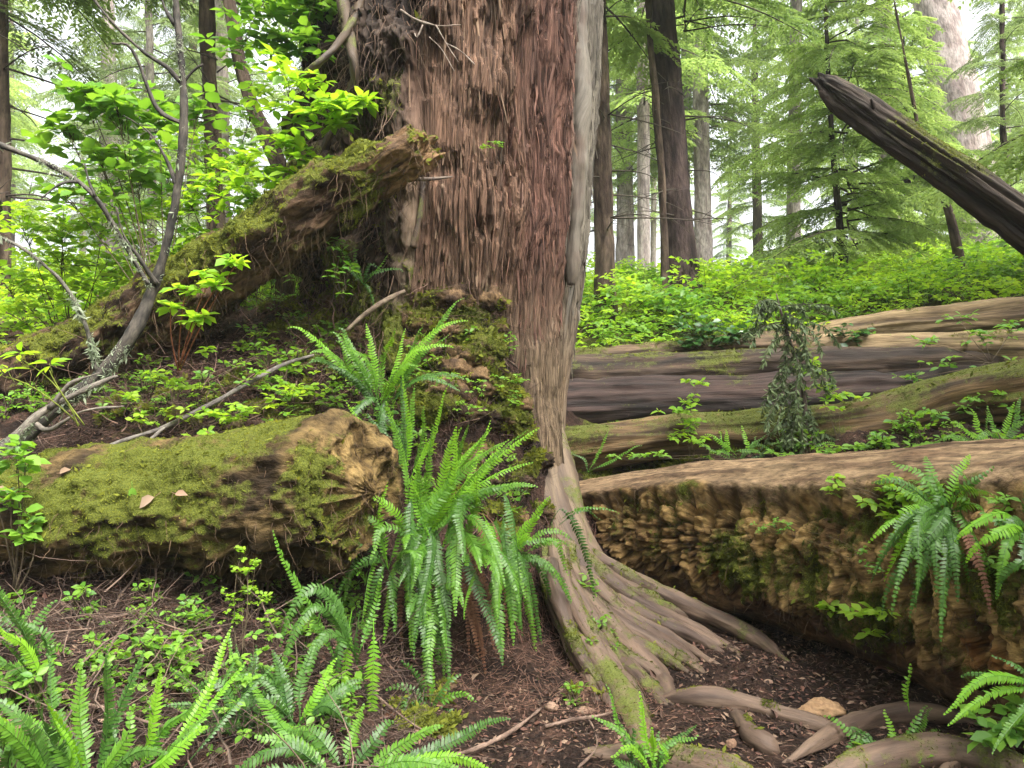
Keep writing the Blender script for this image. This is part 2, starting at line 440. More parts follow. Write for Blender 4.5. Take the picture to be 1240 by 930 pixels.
def tufts(mb, pts, nn, size, r=rng, k=3, droop=0.25, width=0.45):
    n = len(pts); pn_ = fbm(pts * 9, 3, 88); size = size * (1 + 1.6 * (r.random(n) < .12))
    for _ in range(k):
        d = nrm(nn + r.normal(0, 0.75, (n, 3)) + np.array([0, 0, -droop]))
        s = size * r.uniform(0.5, 1.5, n)
        Mx = basis(d, r.normal(0, 1, (n, 3)), s, s * width)
        scatter(mb, dia_v, dia_q, None, pts - nn * 0.003, Mx, lv=np.clip(0.45 + 1.1 * pn_ + r.normal(0, .18, n), 0, 1))

def strands(mb, starts, length, rad, r=rng, down=0.8, seg=5, wander=0.35, col=(0.07, 0.04, 0.03), colvar=0.5):
    """thin three-sided rootlets and twigs"""
    n = len(starts)
    d = nrm(r.normal(0, 1, (n, 3)) + np.array([0, 0, -down * 2]))
    L = length * r.uniform(0.4, 1.5, n)[:, None]
    p = starts.copy(); rings = []
    R = rad * r.uniform(0.6, 1.4, n)[:, None]
    a1 = nrm(np.cross(d, r.normal(0, 1, (n, 3)))); a2 = np.cross(d, a1)
    for k in range(seg + 1):
        f = 1 - 0.8 * k / seg
        for t in range(3):
            rings.append(p + (a1 * cos(t * 2.094) + a2 * sin(t * 2.094)) * R * f)
        p = p + d * L / seg
        d = nrm(d + r.normal(0, wander, (n, 3)) + np.array([0, 0, -0.15 * down]))
    V = np.stack(rings, 1)  # n, (seg+1)*3, 3
    q = grid_quads(seg + 1, 3)
    kk = V.shape[1]
    Q = (q[None] + (np.arange(n) * kk)[:, None, None]).reshape(-1, 4)
    c = np.asarray(col)[None] * r.uniform(1 - colvar, 1 + colvar, (n, 1)); c = np.repeat(c, kk, 0)
    mb.add(V.reshape(-1, 3), Q, None, col=c, moss=np.zeros(n * kk))

# ------------------------------------------------------------------ the giant cedar
cedar = thing('cedar_tree', (-0.42, 6.4, 1.0), 'giant reddish brown cedar trunk with fluted bark and spreading bare roots', 'tree')
zs = np.concatenate([np.arange(-0.3, 4.6, 0.0125), 4.6 + np.cumsum(np.linspace(0.02, 0.9, 44))])
th_f = np.linspace(radians(-178), radians(8), 620); th_b = np.linspace(radians(8), radians(182), 130)[1:-1]
th = np.concatenate([th_f, th_b])
Zg, Tg = np.meshgrid(zs, th, indexing='ij')
deg = np.degrees(Tg)
zc = np.minimum(Zg, 12)
cx = -0.50 + 0.035 * (zc - 2.7); cy = 6.4 + 0.0 * Zg
R = np.interp(Zg, [-.3, 0.3, 0.8, 1.4, 2.0, 2.7, 4.5, 8, 24], [1.12, 1.0, 0.92, 0.93, 0.99, 1.05, 1.07, 1.0, 0.5])
R = R + 0.20 * np.exp(-((deg + 60) / 22) ** 2) * (1 - sstep(0.7, 1.7, Zg))
arc = Tg * 1.0
w1 = fbm(np.stack([arc * 2.0, Zg * 0.5, Zg * 0], -1), 3, 31) * 0.10
A2 = arc + w1 + 0.035 * Zg
# flutes
R = R + 0.06 * np.sin(A2 * 7 + 0.6) * sstep(-70, -30, deg) + 0.05 * fbm(np.stack([A2 * 2.2, Zg * 0.18, Zg * 0], -1), 3, 33)
def groove(c, w, depth, z0=-9, z1=99, fade=0.5):
    return -depth * np.exp(-((deg - c - 6 * w1 / 0.1 * 0.5) / w) ** 2) * sstep(z0, z0 + fade, Zg) * (1 - sstep(z1 - fade, z1, Zg))
R = R + groove(-34, 1.6, 0.13) + groove(-24, 1.2, 0.07, 1.5) + groove(-47, 1.3, 0.07, 1.0) + groove(-55, 1.6, 0.07, 0.8) + groove(-64, 1.2, 0.05, 1.8, 5) + groove(-14, 1.3, 0.05)
R = R + 0.12 * np.exp(-((deg + 44) / 9) ** 2) * (1 - sstep(1.2, 2.3, Zg)) + 0.10 * np.exp(-((deg + 22) / 8) ** 2) * (1 - sstep(0.6, 1.9, Zg))
# fibrous strips
nf1 = fbm(np.stack([A2 * 14, Zg * 1.1, Zg * 0], -1), 3, 35); nf2 = fbm(np.stack([A2 * 42, Zg * 2.6, Zg * 0 + 3], -1), 3, 37)
ridge = 1 - np.abs(nf1) * 2.2; ridge2 = 1 - np.abs(nf2) * 2.2
red_r = (0.45 * sstep(-84, -74, deg + 60 * w1) + 0.55 * sstep(-62, -56, deg)) * (1 - sstep(-33, -28, deg))
grey_r = sstep(-33, -27, deg)
tan_r = sstep(-104, -92, deg) * (1 - sstep(-62, -56, deg))
left_r = 1 - sstep(-104, -90, deg + 5 * fbm(np.stack([arc * 3, Zg * 2, Zg * 0], -1), 3, 51) * 3)
crk = sstep(0.10, 0.0, np.abs(nf1 + 0.03)) * (0.5 + sstep(-.2, .3, fbm(np.stack([A2 * 5, Zg * .8, Zg * 0 + 11], -1), 2, 39)))
fibre = 0.024 * ridge + 0.016 * ridge2 - 0.045 * crk
R = R + fibre * (0.35 + 0.65 * sstep(1.4, 2.3, Zg)) * (red_r * 1.5 + grey_r * 0.8 + tan_r * 0.6 + left_r * 0.6)
# flaking plates on the middle
pn = fbm(np.stack([A2 * 5.5, Zg * 3.2, Zg * 0 + 7], -1), 4, 41)
plate = sstep(0.0, 0.03, pn) * 0.032 + sstep(0.18, 0.21, pn) * 0.026 + sstep(-0.2, -0.17, pn) * 0.026
R = R + plate * tan_r * sstep(2.0, 2.9, Zg) + plate * 0.5 * red_r
# rough, rooty left
Pl = np.stack([arc * 1.0, Zg, Zg * 0], -1)
rough = fbm(Pl * np.array([3.0, 1.6, 1]), 4, 43); rough2 = 1 - np.abs(fbm(Pl * np.array([9, 4, 1]), 4, 45)) * 3
R = R + left_r * (0.10 * sstep(1.5, 2.5, Zg) + 0.34 * rough + 0.09 * rough2 + 0.05 * (1 - np.abs(fbm(Pl * np.array([26, 9, 1]), 3, 46)) * 3))
hole = np.exp(-((deg + 118) / 6) ** 2 - ((Zg - 3.0) / 0.55) ** 2) + 0.9 * np.exp(-((deg + 133) / 7) ** 2 - ((Zg - 3.6) / 0.5) ** 2)
R = R - 0.28 * hole
Vt = np.stack([cx + R * np.cos(Tg), cy + R * np.sin(Tg), Zg], -1).reshape(-1, 3)
qt = grid_quads(len(zs), len(th))
gct = np.stack([1.05 * np.cos(Tg + w1), 1.05 * np.sin(Tg + w1), Zg], -1).reshape(-1, 3)
f_ = lambda a: a.ravel()
tint = fbm(np.stack([A2 * 6, Zg * 0.9, Zg * 0 + 2], -1), 4, 47)
c_tan = mixc((0.15, 0.088, 0.062), (0.36, 0.245, 0.175), sstep(-0.35, 0.4, tint))
c_low = mixc((0.26, 0.18, 0.115), (0.46, 0.36, 0.25), sstep(-0.3, 0.4, tint))
c_tan = mixc(c_low, c_tan, sstep(2.2, 3.1, Zg))
c_red = mixc((0.095, 0.05, 0.04), (0.26, 0.14, 0.108), sstep(-0.3, 0.35, tint + 0.35 * nf2))
c_grey = mixc((0.17, 0.145, 0.12), (0.40, 0.36, 0.30), sstep(-0.3, 0.3, tint + 0.4 * nf2))
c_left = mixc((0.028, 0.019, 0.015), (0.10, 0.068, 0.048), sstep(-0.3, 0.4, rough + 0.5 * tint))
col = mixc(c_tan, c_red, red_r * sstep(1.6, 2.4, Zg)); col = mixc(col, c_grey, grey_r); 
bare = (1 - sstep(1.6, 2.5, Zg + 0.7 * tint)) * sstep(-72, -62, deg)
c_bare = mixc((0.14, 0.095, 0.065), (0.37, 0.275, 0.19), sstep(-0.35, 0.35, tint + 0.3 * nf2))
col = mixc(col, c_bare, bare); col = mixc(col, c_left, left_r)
bare = np.clip(bare, 0, 1); crev = sstep(0.5, -0.6, ridge) * 0.35
moss = left_r * sstep(-0.15, 0.45, rough + 0.3 * noise(Pl * 4, 61)) * 0.55 + (1 - sstep(1.9, 2.5, Zg + 0.5 * tint)) * (1 - sstep(-72, -60, deg)) * 0.5
moss = moss + 0.5 * np.exp(-((deg + 98) / 8) ** 2) * sstep(0.0, 0.4, fbm(Pl * 3, 3, 62)) + 0.45 * np.exp(-((deg + 60) / 4) ** 2 - ((Zg - 2.2) / 0.4) ** 2)
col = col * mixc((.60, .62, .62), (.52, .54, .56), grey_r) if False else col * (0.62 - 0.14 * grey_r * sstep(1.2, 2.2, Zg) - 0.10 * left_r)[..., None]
col = col * 0.9 + 0.1 * col.mean(-1, keepdims=True)
colf = col.reshape(-1, 3)
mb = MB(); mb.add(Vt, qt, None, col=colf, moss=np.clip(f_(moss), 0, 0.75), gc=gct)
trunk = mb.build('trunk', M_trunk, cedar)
Vtr, qtr, mosstr = Vt, qt, np.clip(f_(moss), 0, 1)
# moss on trunk
front = (Vtr[:, 2] < 4.8) & (Vtr[:, 1] < 6.6)
mbm = MB(); pts, nn = sample_surface(Vtr, qtr, sstep(0.3, 0.7, mosstr) * front, 9000)
tufts(mbm, pts, nn, 0.018)
tag(mbm.build('moss', L_moss, cedar), kind='stuff')
# loose fibres, aerial rootlets on the left of the trunk
mbm = MB(); wl = (f_(left_r) * front)
pts, nn = sample_surface(Vtr, qtr, wl, 3500); strands(mbm, pts + nn * 0.01, 0.35, 0.003, down=1.2, seg=7, wander=0.3, col=(0.13, 0.085, 0.06))
pts, nn = sample_surface(Vtr, qtr, front * f_(red_r + 0.3 * tan_r) * (Vtr[:, 2] > 1.9), 500); strands(mbm, pts + nn * 0.006, 0.16, 0.004, down=3, seg=4, wander=0.08, col=(0.22, 0.12, 0.09))
tag(mbm.build('rootlets', M_stick, cedar), kind='stuff')
mbm = MB(); wz = front * f_(red_r * 1.3 + tan_r * .7 + grey_r * .5) * (Vtr[:, 2] > 1.6)
def trunkR(z_, d_):
    zi = np.clip((z_ + .3) / .0125, 0, 390); ti = np.clip((d_ + 178) / 186 * 619, 0, 618)
    a, b = zi.astype(int), ti.astype(int); fz, ft = zi - a, ti - b
    return (R[a, b] * (1 - fz) * (1 - ft) + R[a + 1, b] * fz * (1 - ft) + R[a, b + 1] * (1 - fz) * ft + R[a + 1, b + 1] * fz * ft)
nS, kS = 1500, 22
z0_ = rng.uniform(1.1, 4.8, nS); ln_ = rng.uniform(.25, 1.5, nS); d0_ = rng.uniform(-98, -6, nS); wd_ = rng.uniform(.25, .85, nS)
u_ = np.linspace(0, 1, kS)[None]
zz_ = np.clip(z0_[:, None] - ln_[:, None] * u_, 0.55, 4.55)
path_w = 5.0 * fbm(np.stack([zz_ * 1.1, np.broadcast_to(d0_[:, None] * .12, zz_.shape), zz_ * 0], -1), 3, 77)
dg_ = d0_[:, None] + path_w + 1.5 * (zz_ - 2.7)
prof_ = np.minimum(1, np.minimum(u_ * 6, (1 - u_) * 4) + .05) * (1 + .25 * np.sin(u_ * 17 + d0_[:, None]))
lift_ = 0.006 + 0.022 * rng.random((nS, 1)) * (u_ ** 4) + 0.004 * rng.random((nS, 1))
cols_ = []
for e_, h_ in ((-1, -.006), (-.35, .007), (.4, .006), (1, -.006)):
    dd_ = dg_ + e_ * wd_[:, None] * prof_; rr_ = trunkR(zz_, dg_ + e_ * wd_[:, None] * .6 * prof_) + lift_ + h_
    cxx = -0.50 + 0.035 * (zz_ - 2.7)
    cols_.append(np.stack([cxx + rr_ * np.cos(np.radians(dd_)), 6.4 + rr_ * np.sin(np.radians(dd_)), zz_], -1))
SV = np.stack(cols_, 2)            # n,k,4,3
qq = grid_quads(kS, 4, False); SQd = (qq[None] + (np.arange(nS) * kS * 4)[:, None, None]).reshape(-1, 4)
tR = np.array([.14, .078, .060]); tT = np.array([.17, .105, .074]); tG = np.array([.17, .15, .122])
wr_ = sstep(-64, -56, d0_)[:, None]; wg_ = sstep(-34, -27, d0_)[:, None]
sc_ = (tT * (1 - wr_) + tR * wr_) * (1 - wg_) + tG * wg_
sc_ = sc_ * rng.uniform(.4, 1.3, (nS, 1))
gS = SV.copy(); gS[..., 2] *= 1.0
cv_ = np.repeat(sc_, kS * 4, 0); lowz = 1 - sstep(1.5, 2.5, SV[..., 2].ravel() + .35 * fbm(SV.reshape(-1, 3) * 3, 2, 78))
cv_ = mixc(cv_, np.array([.19, .14, .095])[None] * (cv_.mean(-1, keepdims=True) / .10) ** .6, lowz)
mbm.add(SV.reshape(-1, 3), SQd, None, col=cv_, moss=np.zeros(nS * kS * 4), gc=gS.reshape(-1, 3))
pts, nn = sample_surface(Vtr, qtr, wz, 1100); nn = nn * np.sign(((pts - np.array([-.42, 6.4, 0])) * nn * [1, 1, 0]).sum(1))[:, None]
n = len(pts); tn = np.cross(nn, [0, 0, 1.]); sdn = rng.choice([-1, 1], n)[:, None]
dd = np.array([0, 0, 1.]) * sdn + tn * rng.normal(0, .10, (n, 1)) + nn * rng.uniform(0.0, .16, (n, 1))
ln = rng.uniform(.06, .34, n) * rng.uniform(.4, 1, n)
ii = np.argmin(np.abs(np.arange(n)), 0)
cc = rng.choice(len(Vtr), 1)
pcol = np.where((pts[:, 0] > -.02 )[:, None] & (pts[:, 0] < .42)[:, None], np.array([[.22, .125, .098]]), np.array([[.32, .22, .155]]))
pcol = np.where((pts[:, 0] >= .45)[:, None], np.array([[.32, .28, .23]]), pcol) * rng.uniform(.22, .85, (n, 1))
strip_v = np.array([(0, -.5, 0), (0, .5, 0), (.5, .55, .02), (.5, -.45, .02), (1, .12, .06), (1, -.2, .06), (0, -.4, -.5), (0, .4, -.5), (.5, .45, -.4), (.5, -.4, -.4)], float)
strip_q = np.array([(0, 3, 2, 1), (3, 5, 4, 2), (1, 2, 8, 7), (0, 6, 9, 3), (2, 4, 4, 8)][:4])
W_ = rng.uniform(.006, .02, n)
Mx = basis(dd, nn, ln, W_); Mx[:, 2] = nrm(Mx[:, 2]) * (W_ * .9)[:, None]
scatter(mbm, strip_v, strip_q, None, pts, Mx, col=pcol, moss=np.zeros(n), gc=pts)
tag(mbm.build('bark_shreds', M_trunk, cedar, smooth=False), kind='stuff')

def root_disp(seed, amp=0.012):
    def f(gc, s, th, N):
        p = gc.copy()
        a = (1 - np.abs(fbm(p * np.array([34, 34, 1.6]), 3, seed)) * 3) * amp * .45 + fbm(p * np.array([60, 60, 12.]), 3, seed) * amp * .6 + fbm(p * np.array([5, 5, 4.0]), 3, seed + 5) * amp * 2.0
        return a
    return f
def make_root(pxs, parent, seed, name='root', lift=0.0, col1=(0.085, 0.053, 0.038), col2=(0.27, 0.185, 0.135), mossy=0.2, ns=28, sc=1.0):
    pr = []
    for (px, py, r, *dd) in pxs:
        if dd: p = P(px, py, dd[0]); rr = r / F * dd[0]
        else:
            p = G(px, py, r * 0.0045 * 0.35); rr = r / F * p[1]
        pr.append([*p, rr * sc])
    pr = np.array(pr)
    if name == 'root':
        for e in ((-1,) if len(pxs[0]) > 3 else (-1, 0)):
            pr[e, 3] *= .45; pr[e, 2] = min(pr[e, 2], float(H(pr[e, 0], pr[e, 1])) - pr[e, 3] * 1.4)
    t = tube(pr, ns, 0.02, up=(0, 0, 1), disp=root_disp(seed))
    col1 = np.array(col1) * .62; col2 = np.array(col2) * .60
    n1 = fbm(t['gc'] * np.array([20, 20, 2.5]), 3, seed + 9); n2 = fbm(t['V'] * 6, 3, seed + 2)
    col = mixc(col1, col2, sstep(-0.4, 0.4, n1))
    col = mixc(col, (0.07, 0.042, 0.03), sstep(0.05, 0.5, n2) * 0.6)
    if name == 'root': col = mixc(col, mixc((0.075, 0.05, 0.035), (0.235, 0.175, 0.12), sstep(-.4, .4, n1)), sstep(0.15, 0.75, t['V'][:, 2]))
    ms = np.clip(mossy + 0.45 * n2 + 0.1 * t['N'][:, 2], 0, 0.7)
    mb = MB(); mb.add(t['V'], t['q'], t['t'], col=col, moss=ms, gc=t['gc'])
    return mb.build(name, M_root, parent), t, ms

roots = [
 ([(664,470,12,6.2),(668,520,18,5.95),(680,580,24,5.58),(695,640,22,5.35),(725,685,19,5.2),(790,715,15,5.1),(860,745,13,4.92),(915,772,10,4.7),(955,800,6)], .18),
 ([(664,500,12,6.1),(670,560,20,5.68),(690,640,22,5.3),(722,700,18,5.05),(780,740,15,4.9),(835,768,14,4.72),(885,795,12,4.52),(915,822,7)], .12),
 ([(655,500,12,6.1),(662,560,20,5.64),(682,650,24,5.2),(715,710,22,4.95),(760,752,19,4.75),(805,785,18,4.55),(842,812,16,4.35),(868,835,9)], .08),
 ([(645,500,12,6.05),(650,560,20,5.6),(672,660,24,5.15),(706,722,22,4.88),(742,766,20,4.62),(775,800,19,4.4),(800,828,18,4.2),(815,850,10)], .12),
 ([(632,520,12,5.95),(642,590,18,5.42),(668,680,18,5.0),(700,740,15,4.72),(735,785,14,4.4),(775,825,15,4.1),(810,860,15,3.85),(850,892,15,3.6),(895,930,13)], .15),
 ([(640,540,14,5.8),(650,620,16,5.25),(690,700,12,4.95),(725,750,9,4.7),(752,790,8,4.5),(772,818,7,4.35),(795,845,5)], .35),
 ([(625,560,18,5.7),(640,640,22,5.1),(668,720,22,4.75),(700,775,20,4.4),(733,815,20,4.15),(758,850,22,3.85),(772,885,24,3.6),(785,920,20)], .3),
 ([(790,838,13),(850,846,15),(900,852,13),(950,866,12),(1000,880,10),(1030,890,5)], .05),
 ([(880,850,12),(897,872,11),(910,892,10),(930,905,11),(940,908,6)], .0),
 ([(945,922,9),(985,903,13),(1020,885,14),(1065,870,15),(1110,864,14),(1150,868,12),(1188,876,6)], .0),
 ([(970,945,16),(1040,928,20),(1100,915,24),(1160,914,22),(1230,935,22),(1300,960,18)], .3),
 ([(700,905,10),(780,915,20),(840,925,26),(900,950,28),(960,990,24)], .3),
 ([(1130,935,12),(1180,905,13),(1240,880,10),(1300,870,8)], .0),
]
for k_, (a_, b_, e_, dd_) in enumerate([((682,640),(745,705),(890,762),5.25),((700,668),(770,728),(905,792),5.1),((690,680),(760,745),(872,806),5.0),((695,700),(748,765),(846,822),4.85),((688,700),(730,768),(792,838),4.75),((680,700),(716,765),(765,842),4.6),((690,720),(728,790),(790,868),4.5),((676,720),(700,790),(742,858),4.4),((686,650),(752,712),(925,782),5.2),((704,690),(775,742),(880,790),5.05),((694,700),(752,755),(858,818),4.95),((700,715),(742,780),(825,838),4.8),((684,715),(722,778),(775,850),4.6),((668,720),(690,780),(724,850),4.5),((690,650),(770,705),(935,772),5.3)]):
    dm_, de_ = dd_ - .25, G(e_[0], e_[1], .0)[1]
    roots.append(([(a_[0]-8,a_[1]-40,8,dd_+.2),(a_[0],a_[1],9,dd_),(b_[0],b_[1],9,min(dm_, G(b_[0], b_[1], .05)[1])),((b_[0]+e_[0])/2+4,(b_[1]+e_[1])/2+2,8,G((b_[0]+e_[0])/2+4,(b_[1]+e_[1])/2+2,.03)[1]),(e_[0],e_[1],5,de_)], .2))
allroot = []
mbm = MB()
for i, (pp, ms) in enumerate(roots):
    o, t, m_ = make_root(pp, cedar, 100 + i * 7, mossy=ms + .08, sc=(.80 if i < 7 else .85 if i < 13 else 1.0))
    pts, nn = sample_surface(t['V'], t['q'], sstep(0.3, 0.6, m_), int(250 + 1500 * ms)); tufts(mbm, pts, nn, 0.010)
    allroot.append(t)
# mossy web between the roots
tag(mbm.build('root_moss', L_moss, cedar), kind='stuff')

# roots hanging over the trunk at the left
for i, pp in enumerate([[(365,95,7,5.15),(385,78,7,5.1),(408,55,8,5.2),(424,32,8,5.25),(436,0,8,5.35),(445,-60,8,5.5)],
                        [(432,110,5,5.3),(428,70,8,5.25),(420,30,9,5.3),(412,-20,10,5.35)],
                        [(385,200,6,5.6),(400,160,7,5.5),(425,110,8,5.45),(440,60,9,5.45),(452,0,10,5.5)],
                        [(470,340,7,5.35),(478,260,6,5.3),(476,180,5,5.35),(466,110,7,5.4)],
                        [(500,300,8,5.3),(512,230,7,5.3),(505,160,6,5.32)]]):
    make_root(pp, cedar, 300 + i * 5, name='hanging_root', col1=(0.05, 0.035, 0.025), col2=(0.17, 0.12, 0.08), mossy=0.3, ns=14, sc=0.6)

# hanging slab of dead wood on the right edge of the trunk
make_root([(700,-30,9,6.0),(703,120,11,5.95),(699,220,10,5.95),(694,300,8,5.95),(692,345,4,5.95)], cedar, 350, name='bark_slab', col1=(0.16,0.13,0.10), col2=(0.34,0.30,0.25), mossy=0.0, ns=16)

# ------------------------------------------------------------------ logs
def make_log(name, label, pxs, colfn, mossfn, ns=96, step=0.025, disp=None, cap=10, mat=None, group=None, tuft_n=0, tuft=0.014, capdisp=0.04, strand_n=0, cat='log', seed=1, strand_len=0.12, sub=None):
    pr = []
    for (px, py, rpx, d) in pxs: pr.append([*P(px, py, d), rpx / F * d])
    pr = np.array(pr)
    ctr = pr[:, :3].mean(0)
    o = thing(name, ctr, label, cat, group)
    def cf(g, f, sign, v):
        if seed == 71:
            a_ = np.arctan2(g[:, 1], g[:, 0]); r_ = np.hypot(g[:, 0], g[:, 1])
            q_ = np.stack([np.cos(a_) * 4, np.sin(a_) * 4, r_ * 3], -1)
            return 0.13 * fbm(v * 4.5, 4, 5) + 0.010 * (1 - np.abs(fbm(q_ * 1.6, 3, 6)) * 3) + 0.035 * fbm(v * 16, 4, 7) + 0.03 * (1 - f) * (1 if sign > 0 else 0)
        return capdisp * fbm(v * 9, 3, seed + 3) * (1.2) + capdisp * fbm(v * 30, 2, seed + 4) * 0.5
    t = tube(pr, ns, step, up=(0, 0, 1), disp=disp, capK=cap, capfn=cf)
    Nn = vnormals(t['V'], t['q'])
    flip = np.sign((Nn * t['N']).sum(1)); flip[flip == 0] = 1; Nn = Nn * flip[:, None]
    col = colfn(t, Nn); ms = np.clip(mossfn(t, Nn), 0, 0.9)
    mb = MB(); mb.add(t['V'], t['q'], t['t'], col=col, moss=ms, gc=t['gc'])
    mb.build('trunk', mat or M_moss_log, o)
    if tuft_n:
        mbm = MB(); pts, nn = sample_surface(t['V'], t['q'], sstep(0.32, 0.7, ms), tuft_n)
        idx = np.sign((nn * (pts - ctr)).sum(1)); tufts(mbm, pts, nn * 1.0, tuft)
        tag(mbm.build('moss', L_moss, o), kind='stuff')
    if strand_n:
        mbm = MB(); pts, nn = sample_surface(t['V'], t['q'], sstep(0.4, -0.5, Nn[:, 2]), strand_n)
        strands(mbm, pts, strand_len, 0.0022, down=1.2, seg=5, wander=0.35, col=(0.10, 0.065, 0.04))
        tag(mbm.build('rootlets', M_stick, o), kind='stuff')
    return o, t, Nn, ms

def noise_disp(a1, f1, a2, f2, seed, st=0.3, ridge=0.0):
    def f(gc, s, th, N):
        p = gc.copy(); p = p * np.array([1, 1, st])
        d = a1 * fbm(p * f1, 3, seed) + a2 * fbm(p * f2, 3, seed + 7)
        if ridge: d = d + ridge * (1 - np.abs(fbm(gc * np.array([9, 9, 0.8]), 3, seed + 11)) * 3)
        return d
    return f

# left front cut log, mossy
def colA(t, N):
    n = fbm(t['V'] * 7, 4, 71)
    c = mixc((0.022, 0.015, 0.009), (0.115, 0.08, 0.038), sstep(-0.4, 0.4, n))
    c = mixc(c, mixc((0.06, 0.04, 0.018), (0.20, 0.14, 0.065), sstep(-0.3, 0.3, fbm(t['V'] * 15, 3, 73))), t['cap'])
    return c
def mossA(t, N):
    n = fbm(t['V'] * 3.5, 4, 75)
    return 0.36 + 0.24 * N[:, 2] + 0.95 * n + 0.04 * t['cap'] - 0.35 * sstep(0.05, -0.7, N[:, 2])
def dispA(gc, s, th, N):
    d = 0.06 * fbm(gc * np.array([3, 3, 1.6]), 4, 77) + 0.05 * fbm(gc * np.array([11, 11, 7]), 4, 79) + 0.02 * fbm(gc * np.array([38, 38, 26.]), 3, 80)
    und = sstep(-0.1, -0.8, N[..., 2])
    d = d - und * 0.10 * (1 - np.abs(fbm(gc * np.array([5, 5, 3.]), 3, 81)) * 2)
    knot = np.exp(-((s - (s.max() - 0.42)) / 0.05) ** 2 - ((th - radians(110)) / 0.14) ** 2)
    return d + 0.05 * knot
logA, tA, NA, mA = make_log('fallen_log', 'thick moss covered log with broken end beside the big fern, at left', [(-260,690,84,4.85),(-100,665,88,4.65),(60,640,92,4.45),(220,618,92,4.25),(340,603,91,4.1),(415,597,88,4.0),(436,598,78,3.95)],
         colA, mossA, ns=200, step=0.016, disp=dispA, cap=24, tuft_n=26000, tuft=0.011, capdisp=0.10, strand_n=2200, seed=71, strand_len=0.10)
# upper mossy log pointing up right
def colB(t, N):
    n = fbm(t['gc'] * np.array([14, 14, 1.6]), 4, 91)
    c = mixc((0.025, 0.016, 0.011), (0.12, 0.078, 0.05), sstep(-0.35, 0.4, n))
    tip = sstep(0.55, 0.15, t['s']) * sstep(0.1, -0.4, N[:, 2])
    return mixc(c, (0.34, 0.22, 0.13), np.clip(tip + 0.6 * t['cap'], 0, 1))
def mossB(t, N):
    return 0.40 + 0.40 * N[:, 2] + 0.85 * fbm(t['V'] * 4, 4, 93) - 0.2 * t['cap']
def dispB(gc, s, th, N):
    d = 0.09 * fbm(gc * np.array([3, 3, 1.8]), 4, 95) + 0.07 * fbm(gc * np.array([11, 11, 6]), 4, 97) + 0.02 * fbm(gc * np.array([38, 38, 26.]), 3, 98)
    slash = sstep(0.0, -0.5, N[..., 2]) * -0.03
    return d + slash
logB, tB, NB, mB_ = make_log('leaning_log', 'mossy broken log rising up right against the giant cedar trunk', [(512,178,27,4.85),(498,186,33,4.87),(440,222,40,4.95),(380,258,46,5.05),(300,306,50,5.2),(210,368,48,5.4),(110,430,50,5.6),(0,482,55,5.85),(-140,540,55,6.1)],
         colB, mossB, ns=150, step=0.02, disp=dispB, cap=14, tuft_n=42000, tuft=0.014, capdisp=0.14, strand_n=1300, seed=91, strand_len=0.20)

# right: front rotten log with cubical rot
def dispR(gc, s, th, N):
    up = N[..., 2]; fr = -N[..., 1]
    d = 0.05 * fbm(gc * np.array([2.5, 2.5, 1.2]), 4, 201)
    side = sstep(0.68, 0.52, up) * sstep(-0.75, -0.45, up) * sstep(-0.2, 0.3, fr)
    z = s + 0.05 * fbm(gc * 2.5, 2, 203)
    wv = 0.5 * fbm(gc * 4, 3, 204)
    cell_s = np.abs(((z * 6.2 + wv) % 1) - 0.5) * 2        # 1 at the seams
    cell_t = np.abs(((th * 4.2 + 1.1 * fbm(gc * np.array([3, 3, 2.]), 3, 205) + 0.5 * np.floor(z * 6.2 + wv)) % 1) - 0.5) * 2
    ci = np.floor(z * 6.2 + wv); ti = np.floor(th * 4.2 + 1.1 * fbm(gc * np.array([3, 3, 2.]), 3, 205) + 0.5 * ci)
    bh = _hash(ci.astype(np.int64), ti.astype(np.int64), np.full(ci.shape, 5, np.int64))
    zone = sstep(2.7, 2.0, s)
    blocks = -0.17 * sstep(0.60, 0.88, cell_s) - 0.045 * sstep(0.66, 0.9, cell_t) * (0.4 + 0.6 * zone) + 0.03 * bh
    lump = (0.06 + 0.08 * (1 - zone)) * fbm(gc * np.array([5, 5, 5.]), 4, 207) + 0.035 * fbm(gc * np.array([20, 20, 32.]), 3, 208) + 0.02 * fbm(gc * np.array([60, 60, 25.]), 2, 209)
    d = d + side * ((blocks * (0.35 + 0.65 * zone)) + lump - 0.075)
    lip = np.exp(-((up - 0.66) / 0.10) ** 2) * (fr > 0)
    d = d + lip * (0.045 + 0.03 * fbm(gc * np.array([1, 1, 2.5]), 3, 209))
    flat = sstep(0.8, 1.0, up)
    d = d - 0.04 * flat + 0.016 * (1 - np.abs(fbm(gc * np.array([14, 14, 0.9]), 3, 210)) * 3) * flat
    low = sstep(-0.45, -0.7, up)
    return d + low * (-0.04 + 0.04 * fbm(gc * np.array([6, 6, 2.]), 3, 211))
